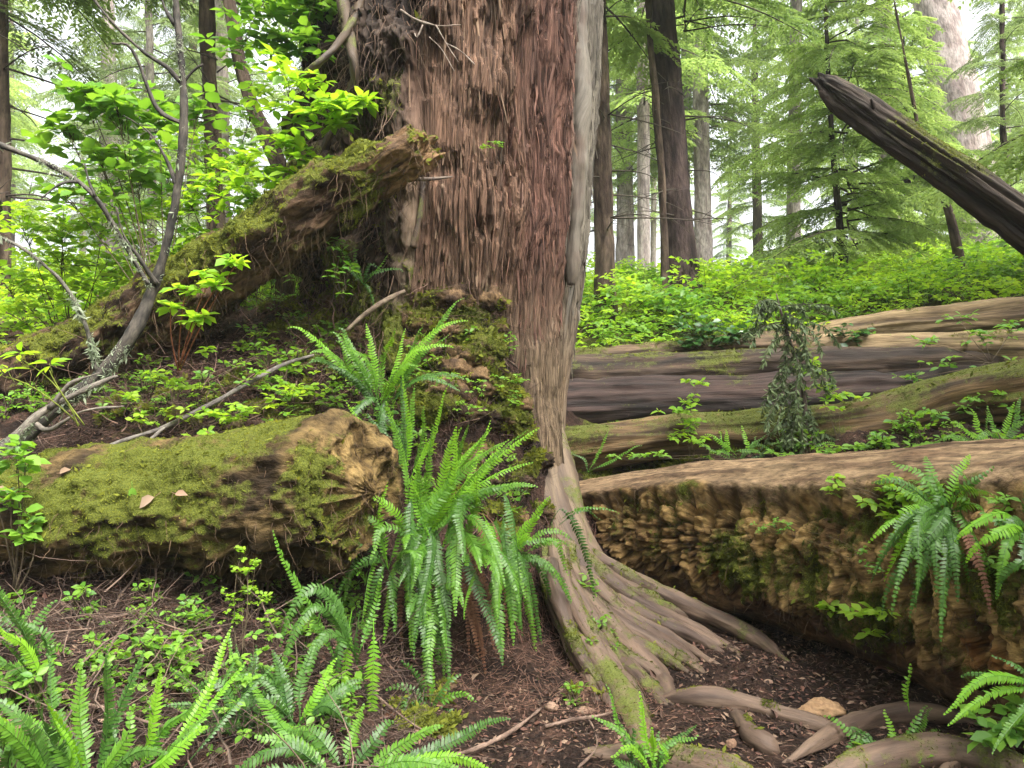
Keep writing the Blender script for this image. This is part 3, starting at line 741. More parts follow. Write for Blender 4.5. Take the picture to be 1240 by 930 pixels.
def colR(t, N):
    zz = t['s'] + 0.05 * fbm(t['gc'] * 2.5, 2, 203); cc_ = np.floor(zz * 6.2 + 0.5 * fbm(t['gc'] * 4, 3, 204)); th_ = np.arctan2(t['gc'][:, 1], t['gc'][:, 0]) % (2 * pi)
    tt_ = np.floor(th_ * 4.2 + 1.1 * fbm(t['gc'] * np.array([3, 3, 2.]), 3, 205) + 0.5 * cc_); bt = _hash(cc_.astype(np.int64), tt_.astype(np.int64), np.full(cc_.shape, 8, np.int64))
    up = N[:, 2]; T = t['N'][:, 2]
    g = fbm(t['gc'] * np.array([22, 22, 1.2]), 4, 213); n = fbm(t['V'] * 5, 4, 214); nn = fbm(t['V'] * 18, 3, 215)
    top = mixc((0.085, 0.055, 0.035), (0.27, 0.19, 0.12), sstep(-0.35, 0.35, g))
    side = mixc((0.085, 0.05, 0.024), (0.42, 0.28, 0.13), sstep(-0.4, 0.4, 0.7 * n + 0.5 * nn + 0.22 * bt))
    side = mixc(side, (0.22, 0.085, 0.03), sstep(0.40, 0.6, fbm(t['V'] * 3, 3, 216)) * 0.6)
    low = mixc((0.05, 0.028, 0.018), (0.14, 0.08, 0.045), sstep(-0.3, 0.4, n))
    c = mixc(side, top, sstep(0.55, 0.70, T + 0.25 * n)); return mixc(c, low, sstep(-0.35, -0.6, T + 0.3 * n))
def mossR(t, N):
    T = t['N'][:, 2]
    s = t['s']; f = sstep(0.9, 2.2, s)
    return 0.06 + 0.34 * f * sstep(0.8, 0.6, T) + 0.75 * fbm(t['V'] * 4.3, 4, 217) - 0.20 * sstep(0.7, 0.85, T) - 0.25 * sstep(-0.45, -0.7, T)
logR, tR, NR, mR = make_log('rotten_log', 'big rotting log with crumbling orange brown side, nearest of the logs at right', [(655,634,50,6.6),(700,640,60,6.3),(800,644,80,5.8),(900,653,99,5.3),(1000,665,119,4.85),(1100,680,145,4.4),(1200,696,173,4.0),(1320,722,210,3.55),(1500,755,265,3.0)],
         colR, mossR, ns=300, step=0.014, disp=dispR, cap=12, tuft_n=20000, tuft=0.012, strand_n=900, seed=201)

def gen_log(name, label, pxs, seed, c1, c2, mossb, ns=90, a1=0.05, ridge=0.024, tuft_n=3000, topcol=None, group='logs stacked at the right', step=0.03, strand_n=120):
    def colf(t, N):
        g = fbm(t['gc'] * np.array([20, 20, 1.0]), 4, seed); n = fbm(t['V'] * 4, 3, seed + 1)
        c = mixc(c1, c2, sstep(-0.35, 0.4, g + 0.3 * n))
        if topcol is not None: c = mixc(c, mixc(np.array(topcol) * 0.6, topcol, sstep(-0.3, 0.3, g)), sstep(0.1, 0.7, N[:, 2] + 0.3 * n))
        return c
    def mossf(t, N): return mossb + 0.25 * N[:, 2] + 0.5 * fbm(t['V'] * 3, 4, seed + 2)
    return make_log(name, label, pxs, colf, mossf, ns=ns, step=step, disp=noise_disp(a1, 2.5, a1 * 0.4, 9, seed + 3, 0.5, ridge), cap=8, tuft_n=tuft_n, seed=seed, group=group, mat=M_wood, strand_n=strand_n)
gen_log('fallen_log', 'slender moss flecked log just behind the crumbling front log', [(640,548,26,7.2),(760,535,25,7.0),(850,528,26,6.85),(950,522,28,6.7),(1050,512,32,6.5),(1130,496,34,6.3),(1200,482,36,6.0),(1330,465,42,5.5)], 221, (0.05, 0.032, 0.018), (0.17, 0.112, 0.06), 0.36, tuft_n=9000)
gen_log('fallen_log', 'dark bare log lowest in the stack, under the hanging sapling', [(640,492,31,8.1),(800,488,32,8.0),(950,484,33,7.9),(1100,478,30,7.8),(1300,470,30,7.6)], 231, (0.012, 0.008, 0.007), (0.045, 0.028, 0.023), 0.0, tuft_n=500)  # dirt plus the shade of the recess, both put into the colour
gen_log('fallen_log', 'dark green moss topped log second from bottom of the stack', [(640,457,22,8.3),(800,453,23,8.2),(950,448,24,8.1),(1100,444,22,8.0),(1300,440,22,7.8)], 241, (0.018, 0.012, 0.009), (0.06, 0.04, 0.028), 0.22, tuft_n=4000)  # dark colour again holds recess shade as well as dirt
gen_log('fallen_log', 'short brown log end with torn bark next to the cedar', [(640,438,13,8.7),(760,433,15,8.6),(860,426,17,8.5),(940,422,17,8.4),(1000,422,14,8.35)], 251, (0.05, 0.034, 0.022), (0.15, 0.105, 0.07), 0.25, tuft_n=2500)
gen_log('fallen_log', 'pale barkless log lying across the top right of the stack', [(900,424,15,8.5),(1000,424,18,8.3),(1100,424,19,8.1),(1200,424,20,7.9),(1330,424,22,7.6)], 261, (0.12, 0.083, 0.05), (0.34, 0.25, 0.15), 0.0, tuft_n=600, a1=0.035)
gen_log('fallen_log', 'uppermost pale tan log, slanting up to the right frame edge', [(960,412,12,9.2),(1060,396,15,9.0),(1150,389,18,8.8),(1240,382,21,8.6),(1350,374,23,8.3)], 271, (0.11, 0.076, 0.047), (0.32, 0.235, 0.14), 0.06, tuft_n=1200, a1=0.03)
# dark leaning snag, top right; backlit shade is put into its colour
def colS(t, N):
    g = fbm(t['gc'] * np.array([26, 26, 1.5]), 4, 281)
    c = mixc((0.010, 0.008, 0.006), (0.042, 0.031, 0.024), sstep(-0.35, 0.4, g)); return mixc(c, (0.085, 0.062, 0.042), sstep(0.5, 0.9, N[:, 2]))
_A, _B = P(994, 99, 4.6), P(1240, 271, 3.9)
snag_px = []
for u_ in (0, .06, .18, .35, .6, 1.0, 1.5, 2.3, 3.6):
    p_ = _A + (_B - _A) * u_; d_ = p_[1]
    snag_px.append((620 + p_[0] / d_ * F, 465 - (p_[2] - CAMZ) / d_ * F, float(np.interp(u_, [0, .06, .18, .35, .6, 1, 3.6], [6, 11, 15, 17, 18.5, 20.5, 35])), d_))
def dispS(gc, s, th, N):
    r_ = np.hypot(gc[..., 0], gc[..., 1])
    d = -0.22 * r_ * np.cos(th * 2 + 0.6) - 0.10 * r_ * np.cos(th * 3 + s)
    d = d + 0.012 * fbm(gc * np.array([30, 30, 2.]), 3, 286) + 0.010 * (1 - np.abs(fbm(gc * np.array([22, 22, 1.2]), 3, 287)) * 3)
    for c_, w_ in ((3.9, .10), (4.9, .07), (2.2, .08), (0.6, .08)):
        d = d - 0.028 * np.exp(-((th - c_ - 0.35 * fbm(np.stack([s * 1.3, s * 0, s * 0 + c_], -1), 2, 288)) / w_) ** 2) * sstep(-.2, .2, fbm(np.stack([s * 2, s * 0, s * 0 + c_ * 3], -1), 2, 289) + .1)
    return d + 0.012 * fbm(gc * np.array([7, 7, 9.]), 3, 290)
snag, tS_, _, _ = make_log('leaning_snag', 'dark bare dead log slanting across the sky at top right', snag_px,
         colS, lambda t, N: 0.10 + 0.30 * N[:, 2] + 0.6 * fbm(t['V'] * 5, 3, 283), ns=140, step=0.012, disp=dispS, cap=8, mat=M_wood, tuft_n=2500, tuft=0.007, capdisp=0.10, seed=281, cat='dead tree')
for (u_, dx_, dz_, l_) in [(.33, -.5, .8, .07), (.62, .1, -1, .09), (.8, -.3, .9, .05)]:
    p_ = _A + (_B - _A) * u_; dd_ = nrm(np.array([dx_, -.3, dz_]))
    t = tube(np.column_stack([np.stack([p_, p_ + dd_ * (.07 + l_ * .5), p_ + dd_ * (.08 + l_)]), [.018, .012, .005]]), 10, .01, up=None, disp=lambda gc, s, th, N: .003 * fbm(gc * 90, 2, 3))
    mb = MB(); mb.add(t['V'], t['q'], t['t'], col=np.tile((.03, .022, .018), (len(t['V']), 1)), moss=np.full(len(t['V']), .1), gc=t['gc']); mb.build('branch_stub', M_wood, snag)

# ------------------------------------------------------------------ sticks and thin stems
def stick(name, label, cat, pxs, col1, col2, lich=0.0, ns=12, step=0.03, group=None, twigs=(), amp=0.004, seed=1, lichen_n=0, mat=None):
    pr = np.array([[*P(px, py, d), rp / F * d * (.5 if 'high on' in label else .66 if 'sapling' in name else .62)] for (px, py, rp, d) in pxs])
    o = thing(name, pr[0, :3], label, cat, group)
    def seg(pr, nm, sd):
        t = tube(pr, ns, step, up=None, disp=lambda gc, s, th, N: amp * fbm(gc * np.array([60, 60, 18.]), 3, sd) + amp * 1.2 * fbm(gc * np.array([9, 9, 9.]), 2, sd + 1))
        n = fbm(t['V'] * 25, 3, sd + 2)
        mb = MB(); mb.add(t['V'], t['q'], t['t'], col=mixc(col1, col2, sstep(-0.35, 0.35, n)), moss=np.clip(lich + 0.4 * fbm(t['V'] * 9, 3, sd + 3), 0, .7), gc=t['gc'])
        return mb.build(nm, mat or M_stick, o), t
    _, t = seg(pr, 'stem', seed)
    for i, tw in enumerate(twigs):
        seg(np.array([[*P(px, py, d), rp / F * d * (.5 if 'high on' in label else .8)] for (px, py, rp, d) in tw]), 'branch', seed + 10 + i)
    if lichen_n:
        mb = MB(); pts, nn = sample_surface(t['V'], t['q'], np.clip(fbm(t['V'] * 6, 3, seed + 20), 0, 1), lichen_n)
        tufts(mb, pts, nn, 0.016, k=4, droop=0.8, width=0.25); tag(mb.build('lichen', L_lichen, o), kind='stuff')
    return o
GREY1, GREY2 = (0.015, 0.013, 0.011), (0.055, 0.047, 0.038)
stick('dead_sapling', 'thin crooked dark stem rising from grey root in front of mossy log', 'dead tree',
      [(15,545,15,4.5),(60,500,13,4.55),(120,455,12,4.6),(160,405,13,4.65),(185,350,10,4.7),(203,290,8,4.7),(216,220,7.5,4.7),(222,160,8,4.7),(222,100,6.5,4.7),(216,40,6,4.7),(212,-10,5.5,4.7),(205,-140,4,4.7)],
      GREY1, GREY2, 0.04, ns=16, amp=0.006, seed=400, lichen_n=1400,
      twigs=[[(220,100,4,4.7),(200,80,3,4.68),(170,60,2.5,4.65),(130,20,2,4.6),(100,-20,1.5,4.6)],
             [(221,150,3.5,4.7),(190,130,3,4.65),(160,60,2,4.6),(135,52,1.5,4.55)],
             [(222,100,2.5,4.7),(235,85,2,4.7),(246,78,1.2,4.7)],
             [(214,225,3,4.7),(200,190,2.2,4.7),(180,160,1.8,4.7),(150,140,1.2,4.7)],
             [(190,345,4,4.68),(170,315,3,4.6),(150,285,2.5,4.55),(140,250,1.5,4.5)],
             [(212,30,4,4.7),(200,10,3,4.7),(190,-20,2,4.7)]])
stick('bare_branch', 'arched thin grey branch entering from left edge', 'branch',
      [(-30,165,5.5,4.3),(20,183,5,4.32),(60,200,4.8,4.35),(95,220,4.6,4.38),(120,245,4.2,4.42),(145,285,4,4.5),(165,320,4,4.58),(180,345,4,4.62)], (0.025,0.022,0.019), (0.08,0.072,0.06), 0.15, seed=430, lichen_n=300,
      twigs=[[(115,238,2.5,4.4),(108,220,2,4.4),(103,198,1.2,4.4)], [(95,220,2.5,4.38),(75,222,2,4.3),(50,240,1.2,4.25)]])
stick('bare_branch', 'lichen grey curved branch lower at left, ending on the grey root', 'branch',
      [(-30,275,3.5,4.3),(20,296,3.5,4.35),(50,318,3.6,4.4),(78,345,4,4.45),(98,380,4,4.5),(110,415,4.5,4.55),(117,450,4,4.58)], (0.05,0.045,0.037), (0.14,0.13,0.11), 0.22, seed=440, lichen_n=700)
stick('dead_branch', 'long grey fallen stick lying across the litter behind mossy log', 'branch',
      [(110,548,3.5,4.35),(160,530,4.5,4.42),(200,517,5,4.5),(250,492,4.5,4.6),(290,470,4,4.75),(330,448,4,4.9),(352,438,3.5,5.0),(380,430,2.5,5.1)], (0.07,0.06,0.055), (0.20,0.18,0.16), 0.05, seed=450,
      twigs=[[(200,517,2.5,4.5),(170,540,2,4.4),(120,560,1.5,4.3)]])
stick('dead_branch', 'bleached twisted root with pale lichen at far left', 'branch',
      [(-20,560,9,4.3),(20,528,10,4.35),(50,500,8,4.4),(90,478,6,4.45),(125,462,4,4.5),(142,455,2,4.5)], (0.09,0.078,0.066), (0.24,0.21,0.18), 0.1, seed=460, lichen_n=600,
      twigs=[[(60,495,4,4.4),(85,465,3,4.38),(120,452,2,4.35)], [(40,510,4,4.4),(60,520,3,4.35),(100,498,2,4.3),(150,492,1.5,4.3)]])
stick('dead_branch', 'pale stick leaning on the slope below the mossy log end of the cedar', 'branch',
      [(420,400,4,5.1),(445,378,4.5,5.1),(470,362,5,5.15),(490,352,3,5.2)], (0.14,0.10,0.075), (0.32,0.25,0.19), 0.05, seed=465)
stick('dead_branch', 'forked bare twig caught on the bark high on the cedar', 'branch',
      [(485,12,2.2,5.2),(505,24,2.4,5.15),(530,31,2.6,5.1),(558,30,1.6,5.1)], (0.22,0.17,0.14), (0.42,0.35,0.30), 0, seed=470, ns=6,
      twigs=[[(528,31,1.8,5.1),(540,52,1.6,5.08),(555,75,1.0,5.05)], [(520,45,1.6,5.12),(535,60,1.6,5.1),(550,86,0.8,5.05)], [(540,52,1.4,5.1),(558,62,1.0,5.05),(575,78,0.7,5.0)], [(512,30,1.4,5.1),(505,45,1.2,5.1),(502,40,0.7,5.1)]])
stick('dead_branch', 'dark dead stick poking right from under the leaning log', 'branch',
      [(488,219,3,5.1),(510,217,3.5,5.1),(530,216,3,5.12),(548,214,1.6,5.15)], (0.09,0.07,0.06), (0.2,0.16,0.13), 0, seed=475, ns=8)
# sticks on the litter, bottom left
for i, (lab, pts, r) in enumerate([
  ('brown stick slanting up to the small leafy shrub in the hollow', [(180,815),(215,790),(245,778),(268,762)], 4),
  ('steep thin stick standing in the dark litter hollow', [(105,832),(120,805),(145,765),(165,733)], 3.2),
  ('curved pale twig looping in the litter hollow', [(150,800),(175,790),(188,765),(180,745),(168,738)], 1.8),
  ('thin pale twig lying near the two hanging yellow green fronds', [(455,842),(480,862),(505,880),(520,887)], 3),
  ('bent stick on bare soil in front of the fern mound', [(530,920),(580,905),(620,885),(655,858)], 4),
  ('long stick under the front left ferns', [(90,850),(130,858),(170,872),(200,880)], 3.2),
  ('stick half buried in the hollow beneath the mossy log', [(75,730),(95,742),(130,748),(160,742)], 3.5),
  ('short twig lying on soil left of the twin roots', [(700,930),(722,905),(718,880),(705,862)], 2.0),
  ('stub of dead root lying on the soil below the fern mound', [(660,880),(690,872),(720,868),(745,862)], 4.5),
  ]):
    pr = []
    for k, (x, y) in enumerate(pts):
        g = G(x, y, 0.02 + 0.02 * (k in (1, 2))); pr.append((x, y, r * (1 - 0.12 * k), g[1]))
    stick('fallen_stick', lab, 'stick', pr, (0.10, 0.065, 0.05), (0.27, 0.19, 0.15), 0.0, ns=8, seed=480 + i * 9, group='sticks on the forest floor')

from mathutils.bvhtree import BVHTree
from mathutils import Vector
def bvh_of(*ts):
    vs, fs, n = [], [], 0
    for V_, Q_ in ts:
        vs += [tuple(v) for v in V_]; fs += [tuple(int(i) + n for i in q) for q in Q_]; n = len(vs)
    return BVHTree.FromPolygons(vs, fs)
LOGB = {'R': bvh_of((tR['V'], tR['q'])), 'A': bvh_of((tA['V'], tA['q']))}
def surf(which, px, py, off=0.0, fallback=4.0):
    # nearest point of the log seen from the path at this height and bearing, moved off its skin
    d = P(px, py, 1.0) - np.array([0, 0, CAMZ])
    hit = LOGB[which].ray_cast(Vector((0, 0, CAMZ)), Vector(d))
    return (hit[0][1] if hit[0] is not None else fallback) - off

# ------------------------------------------------------------------ ferns
def bez(p0, p1, p2, n):
    t = np.linspace(0, 1, n)[:, None]
    return (1 - t) ** 2 * p0 + 2 * t * (1 - t) * p1 + t ** 2 * p2

def frond_geo(mb, path, width, r, hint, dens=1.0, stipe=0.13, tip=0.9, pang=0.32, pw=0.36, droop=0.35, rach=0.0022, rc=(0.10, 0.12, 0.03)):
    L = np.linalg.norm(np.diff(path, axis=0), axis=1).sum()
    n = max(14, int(L / (0.0165 / dens)))
    s = np.concatenate([[0], np.cumsum(np.linalg.norm(np.diff(path, axis=0), axis=1))]) / L
    u = np.linspace(0, 1, n)
    Q = np.stack([np.interp(u, s, path[:, k]) for k in range(3)], 1)
    T = nrm(np.gradient(Q, axis=0))
    hint = np.asarray(hint, float)
    N = nrm(hint[None] - T * (T @ hint)[:, None]); S = np.cross(T, N)
    k0 = int(n * stipe)
    t = (np.arange(k0, n) - k0) / (n - k0)
    prof = np.clip(sstep(-0.05, 0.28, t), 0, 1) * np.clip(1 - t ** 2.6, 0, 1) ** 0.8
    prof = np.maximum(prof, 0.05)
    sp = L / n
    for sg in (-1, 1):
        a = pang + 0.25 * t + r.normal(0, 0.06, len(t))
        d = S[k0:] * (sg * np.cos(a))[:, None] + T[k0:] * np.sin(a)[:, None] - N[k0:] * (droop * 0.5 + r.normal(0, 0.07, len(t)))[:, None]
        ln = width * prof * r.uniform(0.82, 1.08, len(t)) * (1 + .12 * np.sin(t * r.uniform(9, 22) + r.uniform(0, 6))) * np.where(r.random(len(t)) < .05, r.uniform(.2, .6, len(t)), 1)
        Mx = basis(d, N[k0:] + r.normal(0, 0.12, (len(t), 3)), ln, np.full(len(t), sp * pw / 0.55 * 0.9))
        scatter(mb, blade_v, blade_q, blade_t, Q[k0:], Mx, lv=np.clip(0.30 + 0.45 * t + r.normal(0, 0.12, len(t)), 0, 1))
    pr = np.column_stack([Q[::3], np.linspace(rach, rach * 0.35, len(Q[::3]))])
    tt = tube(pr, 4, 1.0, up=None)
    mb.add(tt['V'] - np.repeat(0, 1), tt['q'], tt['t'], lv=np.full(len(tt['V']), 0.15))

FM = {'d': L_fern_dark, 'm': L_fern_mid, 'b': L_fern_bright, 'x': L_fern_dead}
def fern(label, base, fronds, group='sword ferns', seed=0, name='fern'):
    """base: (px,py,d). fronds: (tipx, tipy, dd, lift_px, width_m, material[, base dx, base dy])"""
    r = np.random.default_rng(seed + 500)
    on = 'R' if seed in (15, 16) else None
    if on: base = (base[0], base[1], surf(on, min(base[0], 1238), base[1], .01))
    b = P(*base)
    o = thing(name, b, label, 'fern', group)
    fronds = list(fronds)
    if len(fronds) > 40:
        for fr in list(fronds)[::2]: fronds.append((fr[0] + r.normal(0, 24), fr[1] + r.normal(-8, 18)) + tuple(fr[2:]))
        for _ in range(12): fronds.append((r.uniform(470, 650), r.uniform(740, 850), -.3, 50, .032, 'x'))
    if 7 < len(fronds) < 40 and base[2] > 2.8:
        for fr in list(fronds)[::2 if len(fronds) < 40 else 3]:
            if fr[5] != 'x': fronds.append((fr[0] + r.normal(0, 14), fr[1] + r.normal(0, 12), fr[2] + .1, fr[3] * .85, fr[4] * .92, r.choice(['m', 'd', fr[5]])) + tuple(fr[6:]))
    for k, fr in enumerate(fronds):
        tx, ty, dd, lift, w, mk = fr[:6]; big = len(fronds) > 40
        if base[2] < 3.2 and mk == 'm' and r.random() < .6: mk = 'd'
        bx, by = (fr[6], fr[7]) if len(fr) > 7 else (0, 0)
        if len(fronds) > 40:
            tx += r.normal(0, 14); ty += r.normal(0, 14) - (18 if ty > 700 else 0)
            if ty > base[1] + 20: bx += r.normal(0, 16) + (tx - base[0]) * 0.55; by += r.uniform(-50, 75); fr = fr[:3] + (fr[3] * r.uniform(.15, .75),) + fr[4:5] + (r.choice(['d', 'd', 'd', 'm', 'm']) if fr[5] == 'd' else fr[5],)
            else: bx += r.normal(-18, 16); by += r.uniform(5, 75)
        elif len(fronds) > 9: bx += r.normal(0, 5) + (tx - base[0]) * 0.08; by += r.normal(0, 5)
        if big: lift, mk = fr[3], fr[5]; w *= r.uniform(.75, 1.05)
        p0 = P(base[0] + bx, base[1] + by, base[2] + (fr[8] if len(fr) > 8 else 0) + (r.uniform(-.25, .1) if big else 0))
        if on: dd = min(dd, surf(on, min(tx, 1238), ty, .10, base[2]) - base[2])
        p2 = P(tx, ty, base[2] + dd)
        mx, my = (base[0] + bx) * 0.5 + tx * 0.5, (base[1] + by) * 0.5 + ty * 0.5
        p1 = P(mx + (tx - base[0] - bx) * 0.12, my - lift * 1.7, base[2] + dd * 0.6 - (.12 if on else 0))
        path = bez(p0, p1, p2, 40)
        wob = np.linspace(0, 1, 40)[:, None] * 0.035 * r.normal(0, 1, 3) * np.sin(np.linspace(0, 5, 40))[:, None]
        hint = np.array([r.normal(0, 0.5), -0.75, 0.75]) if not (ty > base[1] + 60) else np.array([r.normal(0, .6), -1.0, 0.35])
        mb = MB(); nr_ = base[2] < 3.2; frond_geo(mb, path + wob, w * 1.08, r, hint, dens=1.3 if nr_ else 1.0, pw=0.46 if nr_ else 0.40, droop=r.uniform(.1, .8))
        mb.build('frond', FM[mk], o, smooth=False)
    return o

fern('large dark green fern cascading down the mound in front of the cedar', (530,640,4.35), [
  (606,512,-.05,18,.050,'b'),(553,517,-.2,12,.048,'b'),(641,537,-.1,22,.050,'b'),(648,552,-.15,30,.048,'b'),(646,584,-.3,32,.048,'m'),(660,613,-.3,30,.045,'m'),(472,560,-.3,20,.042,'b'),(470,603,-.4,22,.042,'b'),
  (585,530,-.3,20,.05,'m'),(620,560,-.35,28,.05,'m'),(600,560,-.4,26,.05,'m'),(575,555,-.35,20,.05,'b'),(510,540,-.3,15,.045,'m'),(530,530,-.25,14,.045,'m'),
  (438,712,-.45,60,.045,'m'),(430,760,-.35,80,.045,'d'),(455,780,-.5,95,.048,'d'),(477,772,-.55,80,.048,'d'),(498,847,-.6,110,.050,'d'),(507,790,-.62,90,.05,'d'),(527,830,-.6,100,.05,'d'),(545,800,-.62,90,.05,'d'),
  (568,827,-.65,105,.052,'d'),(589,812,-.65,95,.052,'d'),(604,790,-.6,90,.05,'d'),(618,796,-.55,85,.05,'d'),(572,725,-.6,55,.052,'d'),(600,745,-.6,60,.05,'d'),(636,770,-.5,75,.046,'d'),(622,815,-.5,75,.03,'x'),
  (540,740,-.65,60,.05,'d'),(515,730,-.6,60,.05,'d'),(480,720,-.55,50,.048,'d'),(460,700,-.5,50,.046,'d'),(500,690,-.6,45,.05,'m'),(555,690,-.6,40,.052,'d'),(615,684,-.5,42,.04,'b'),(586,660,-.5,30,.05,'m'),
  (558,884,-.5,120,.035,'m'),(525,870,-.4,110,.02,'x'),(590,770,-.7,75,.05,'m'),(470,820,-.5,100,.045,'d'),(610,720,-.6,50,.045,'m'),(495,760,-.4,70,.046,'d'),(550,775,-.5,80,.05,'d')], seed=1)
fern('fern with spreading thin fronds on right flank of the mound by the first root', (605,680,4.45), [
  (644,650,-.2,14,.042,'b'),(637,696,-.25,20,.032,'b'),(689,739,-.2,40,.038,'d'),(660,772,-.25,45,.038,'d'),(648,790,-.25,45,.036,'m'),(711,732,-.05,70,.035,'d',50,-30),(737,622,-.1,12,.018,'m',60,-40),(675,668,-.1,20,.03,'m'),
  (661,615,-.1,10,.040,'b'),(700,690,-.1,30,.03,'m',20,-10),(672,715,-.3,30,.035,'d'),(640,740,-.35,40,.04,'d'),(630,760,-.35,45,.036,'d'),(690,650,-.0,16,.03,'m',20,-10)], seed=2)
fern('fern with upright bright fronds on the slope behind the mossy log', (462,490,4.8), [
  (562,388,-.2,34,.040,'b'),(537,418,-.3,30,.042,'b'),(551,464,-.4,26,.038,'d'),(445,393,.05,8,.036,'b'),(404,404,-.1,30,.040,'m'),(350,408,-.2,36,.040,'b'),(378,425,-.3,30,.04,'m'),(400,395,-.0,24,.038,'d'),(360,440,-.3,26,.036,'d'),
  (493,400,.1,10,.036,'b'),(520,395,-.1,20,.04,'m'),(470,395,-.15,10,.038,'m'),(430,420,-.3,22,.040,'m'),(500,440,-.35,24,.04,'m'),(455,560,-.35,20,.036,'d'),(425,520,-.4,22,.038,'d')], seed=3)
fern('fern with narrow ladder-like fronds just above the cut log end', (490,590,4.55), [
  (493,457,-.05,5,.036,'b'),(551,480,-.1,16,.036,'b'),(446,508,-.2,10,.036,'d'),(421,483,-.15,6,.034,'b'),(470,480,-.1,6,.036,'m'),(520,490,-.1,12,.036,'m'),(436,545,-.3,14,.036,'d'),(410,498,-.1,8,.03,'d'),(455,500,0,8,.034,'d'),(505,470,.05,6,.034,'m')], seed=4)
fern('small fern high on the cedar bank under the leaning log', (440,345,5.15), [
  (478,303,0,6,.024,'m'),(400,290,0,10,.024,'m'),(455,312,0,6,.022,'d'),(425,300,0,8,.022,'m'),(470,335,-.1,14,.024,'d'),(415,330,-.1,12,.022,'d'),(450,368,-.1,10,.02,'d')], seed=5)
fern('pair of flat hanging yellow green fronds below the mound', (436,740,3.55), [
  (414,893,-.15,28,.040,'b',-10,0),(452,886,-.15,26,.042,'b',16,10),(432,870,-.1,20,.03,'d'),(400,840,0,24,.03,'d')], seed=6)
fern('tall arching fern at centre left, tips bent over to the left', (432,800,3.5), [
  (332,627,-.1,-10,.036,'m',-12,20),(340,810,-.3,80,.040,'d'),(345,780,-.2,92,.04,'d'),(372,830,-.3,60,.036,'d'),(398,850,-.3,50,.036,'d'),(375,740,-.1,60,.03,'d'),(470,700,.2,20,.03,'m')], seed=7)
fern('broad fern at the far bottom left corner with glossy blue green fronds', (70,960,2.5), [
  (-10,834,-.2,26,.040,'d'),(30,840,-.15,24,.042,'d',20,0),(-30,890,-.25,20,.042,'d'),(-20,930,-.3,20,.04,'m'),(88,868,-.1,4,.02,'b'),(-40,860,-.3,30,.04,'m')], seed=8)
fern('fern at left edge with drooping narrow leaflets', (62,850,3.0), [
  (-8,686,-.1,8,.040,'m'),(5,745,-.2,10,.034,'b'),(-30,760,-.2,22,.036,'m'),(30,720,-.05,10,.034,'d'),(-30,800,-.3,24,.036,'d')], seed=9)
fern('fern with one wide upright yellow green frond, bottom left', (162,950,2.6), [
  (197,824,-.05,3,.040,'b'),(228,840,0,8,.034,'m'),(250,870,0,10,.034,'m'),(292,757,.3,6,.026,'b',30,-20),(300,790,.25,8,.026,'b',40,-20),(338,790,.3,8,.022,'m',60,-20),(240,900,-.1,14,.036,'b'),(130,880,-.1,8,.02,'m')], seed=10)
fern('low wide fern in front, fronds fanning over the bottom edge', (420,945,2.7), [
  (292,832,.25,16,.042,'m'),(316,885,0,12,.044,'m'),(268,910,-.1,10,.040,'m'),(530,884,.1,16,.036,'m'),(618,884,.15,22,.034,'m'),(628,922,0,12,.034,'b'),(480,880,.1,20,.038,'d'),(350,870,.1,12,.042,'d'),(440,850,.2,6,.034,'m'),(560,925,-.1,10,.034,'m'),(300,950,-.2,20,.04,'d')], seed=11)
fern('dark fern in the shade between the yellow green frond and front fern', (300,905,3.0), [
  (235,800,0,16,.036,'d'),(262,790,.05,14,.036,'d'),(300,800,.1,10,.036,'m'),(340,820,.1,14,.036,'d'),(365,850,0,18,.036,'d'),(225,850,-.1,18,.034,'m'),(250,880,-.15,14,.034,'d'),(355,885,-.1,14,.034,'d'),(280,770,.2,8,.03,'m')], seed=31)
fern('dark fern at the left edge beneath the mossy log', (20,800,3.3), [
  (-30,720,0,12,.034,'d'),(60,740,0,16,.034,'d'),(85,790,-.05,16,.034,'m'),(-40,790,-.1,12,.034,'d'),(70,830,-.15,12,.034,'d'),(30,730,.1,6,.032,'m')], seed=32)
fern('wide arching fern left of the yellow green frond at the bottom edge', (110,960,2.5), [
  (40,800,.1,20,.038,'d'),(90,790,.1,10,.038,'m'),(140,810,.05,10,.038,'d'),(180,850,0,16,.036,'m'),(20,860,-.05,20,.038,'m'),(-20,900,-.1,18,.036,'d'),(205,900,-.1,18,.036,'d'),(60,850,-.1,14,.036,'b'),(165,800,.1,12,.034,'d')], seed=35)
fern('low shaded fern behind the wide front fern, centre left', (360,880,3.0), [
  (300,810,.1,16,.034,'m'),(330,780,.15,12,.034,'d'),(370,790,.15,8,.034,'m'),(405,810,.1,12,.034,'b'),(440,830,.05,18,.034,'d'),(285,850,-.05,18,.034,'d'),(420,870,-.1,16,.034,'m'),(320,890,-.15,12,.034,'d')], seed=36)
fern('small dark fern rooted where the mound meets the bare soil', (520,860,3.6), [
  (470,830,0,14,.03,'d'),(490,800,0,12,.03,'d'),(525,795,.05,6,.03,'m'),(560,815,0,12,.03,'d'),(580,845,-.05,14,.028,'m'),(475,862,-.1,12,.028,'d'),(560,880,-.1,10,.028,'d')], seed=33)
fern('fern tucked between the mossy log end and the big fern', (470,690,4.1), [
  (425,610,-.1,20,.036,'m'),(455,575,0,14,.036,'b'),(410,660,-.15,22,.034,'d'),(420,720,-.2,30,.036,'d'),(500,600,0,12,.036,'m'),(450,760,-.2,34,.036,'d'),(480,770,-.25,24,.036,'d')], seed=34)
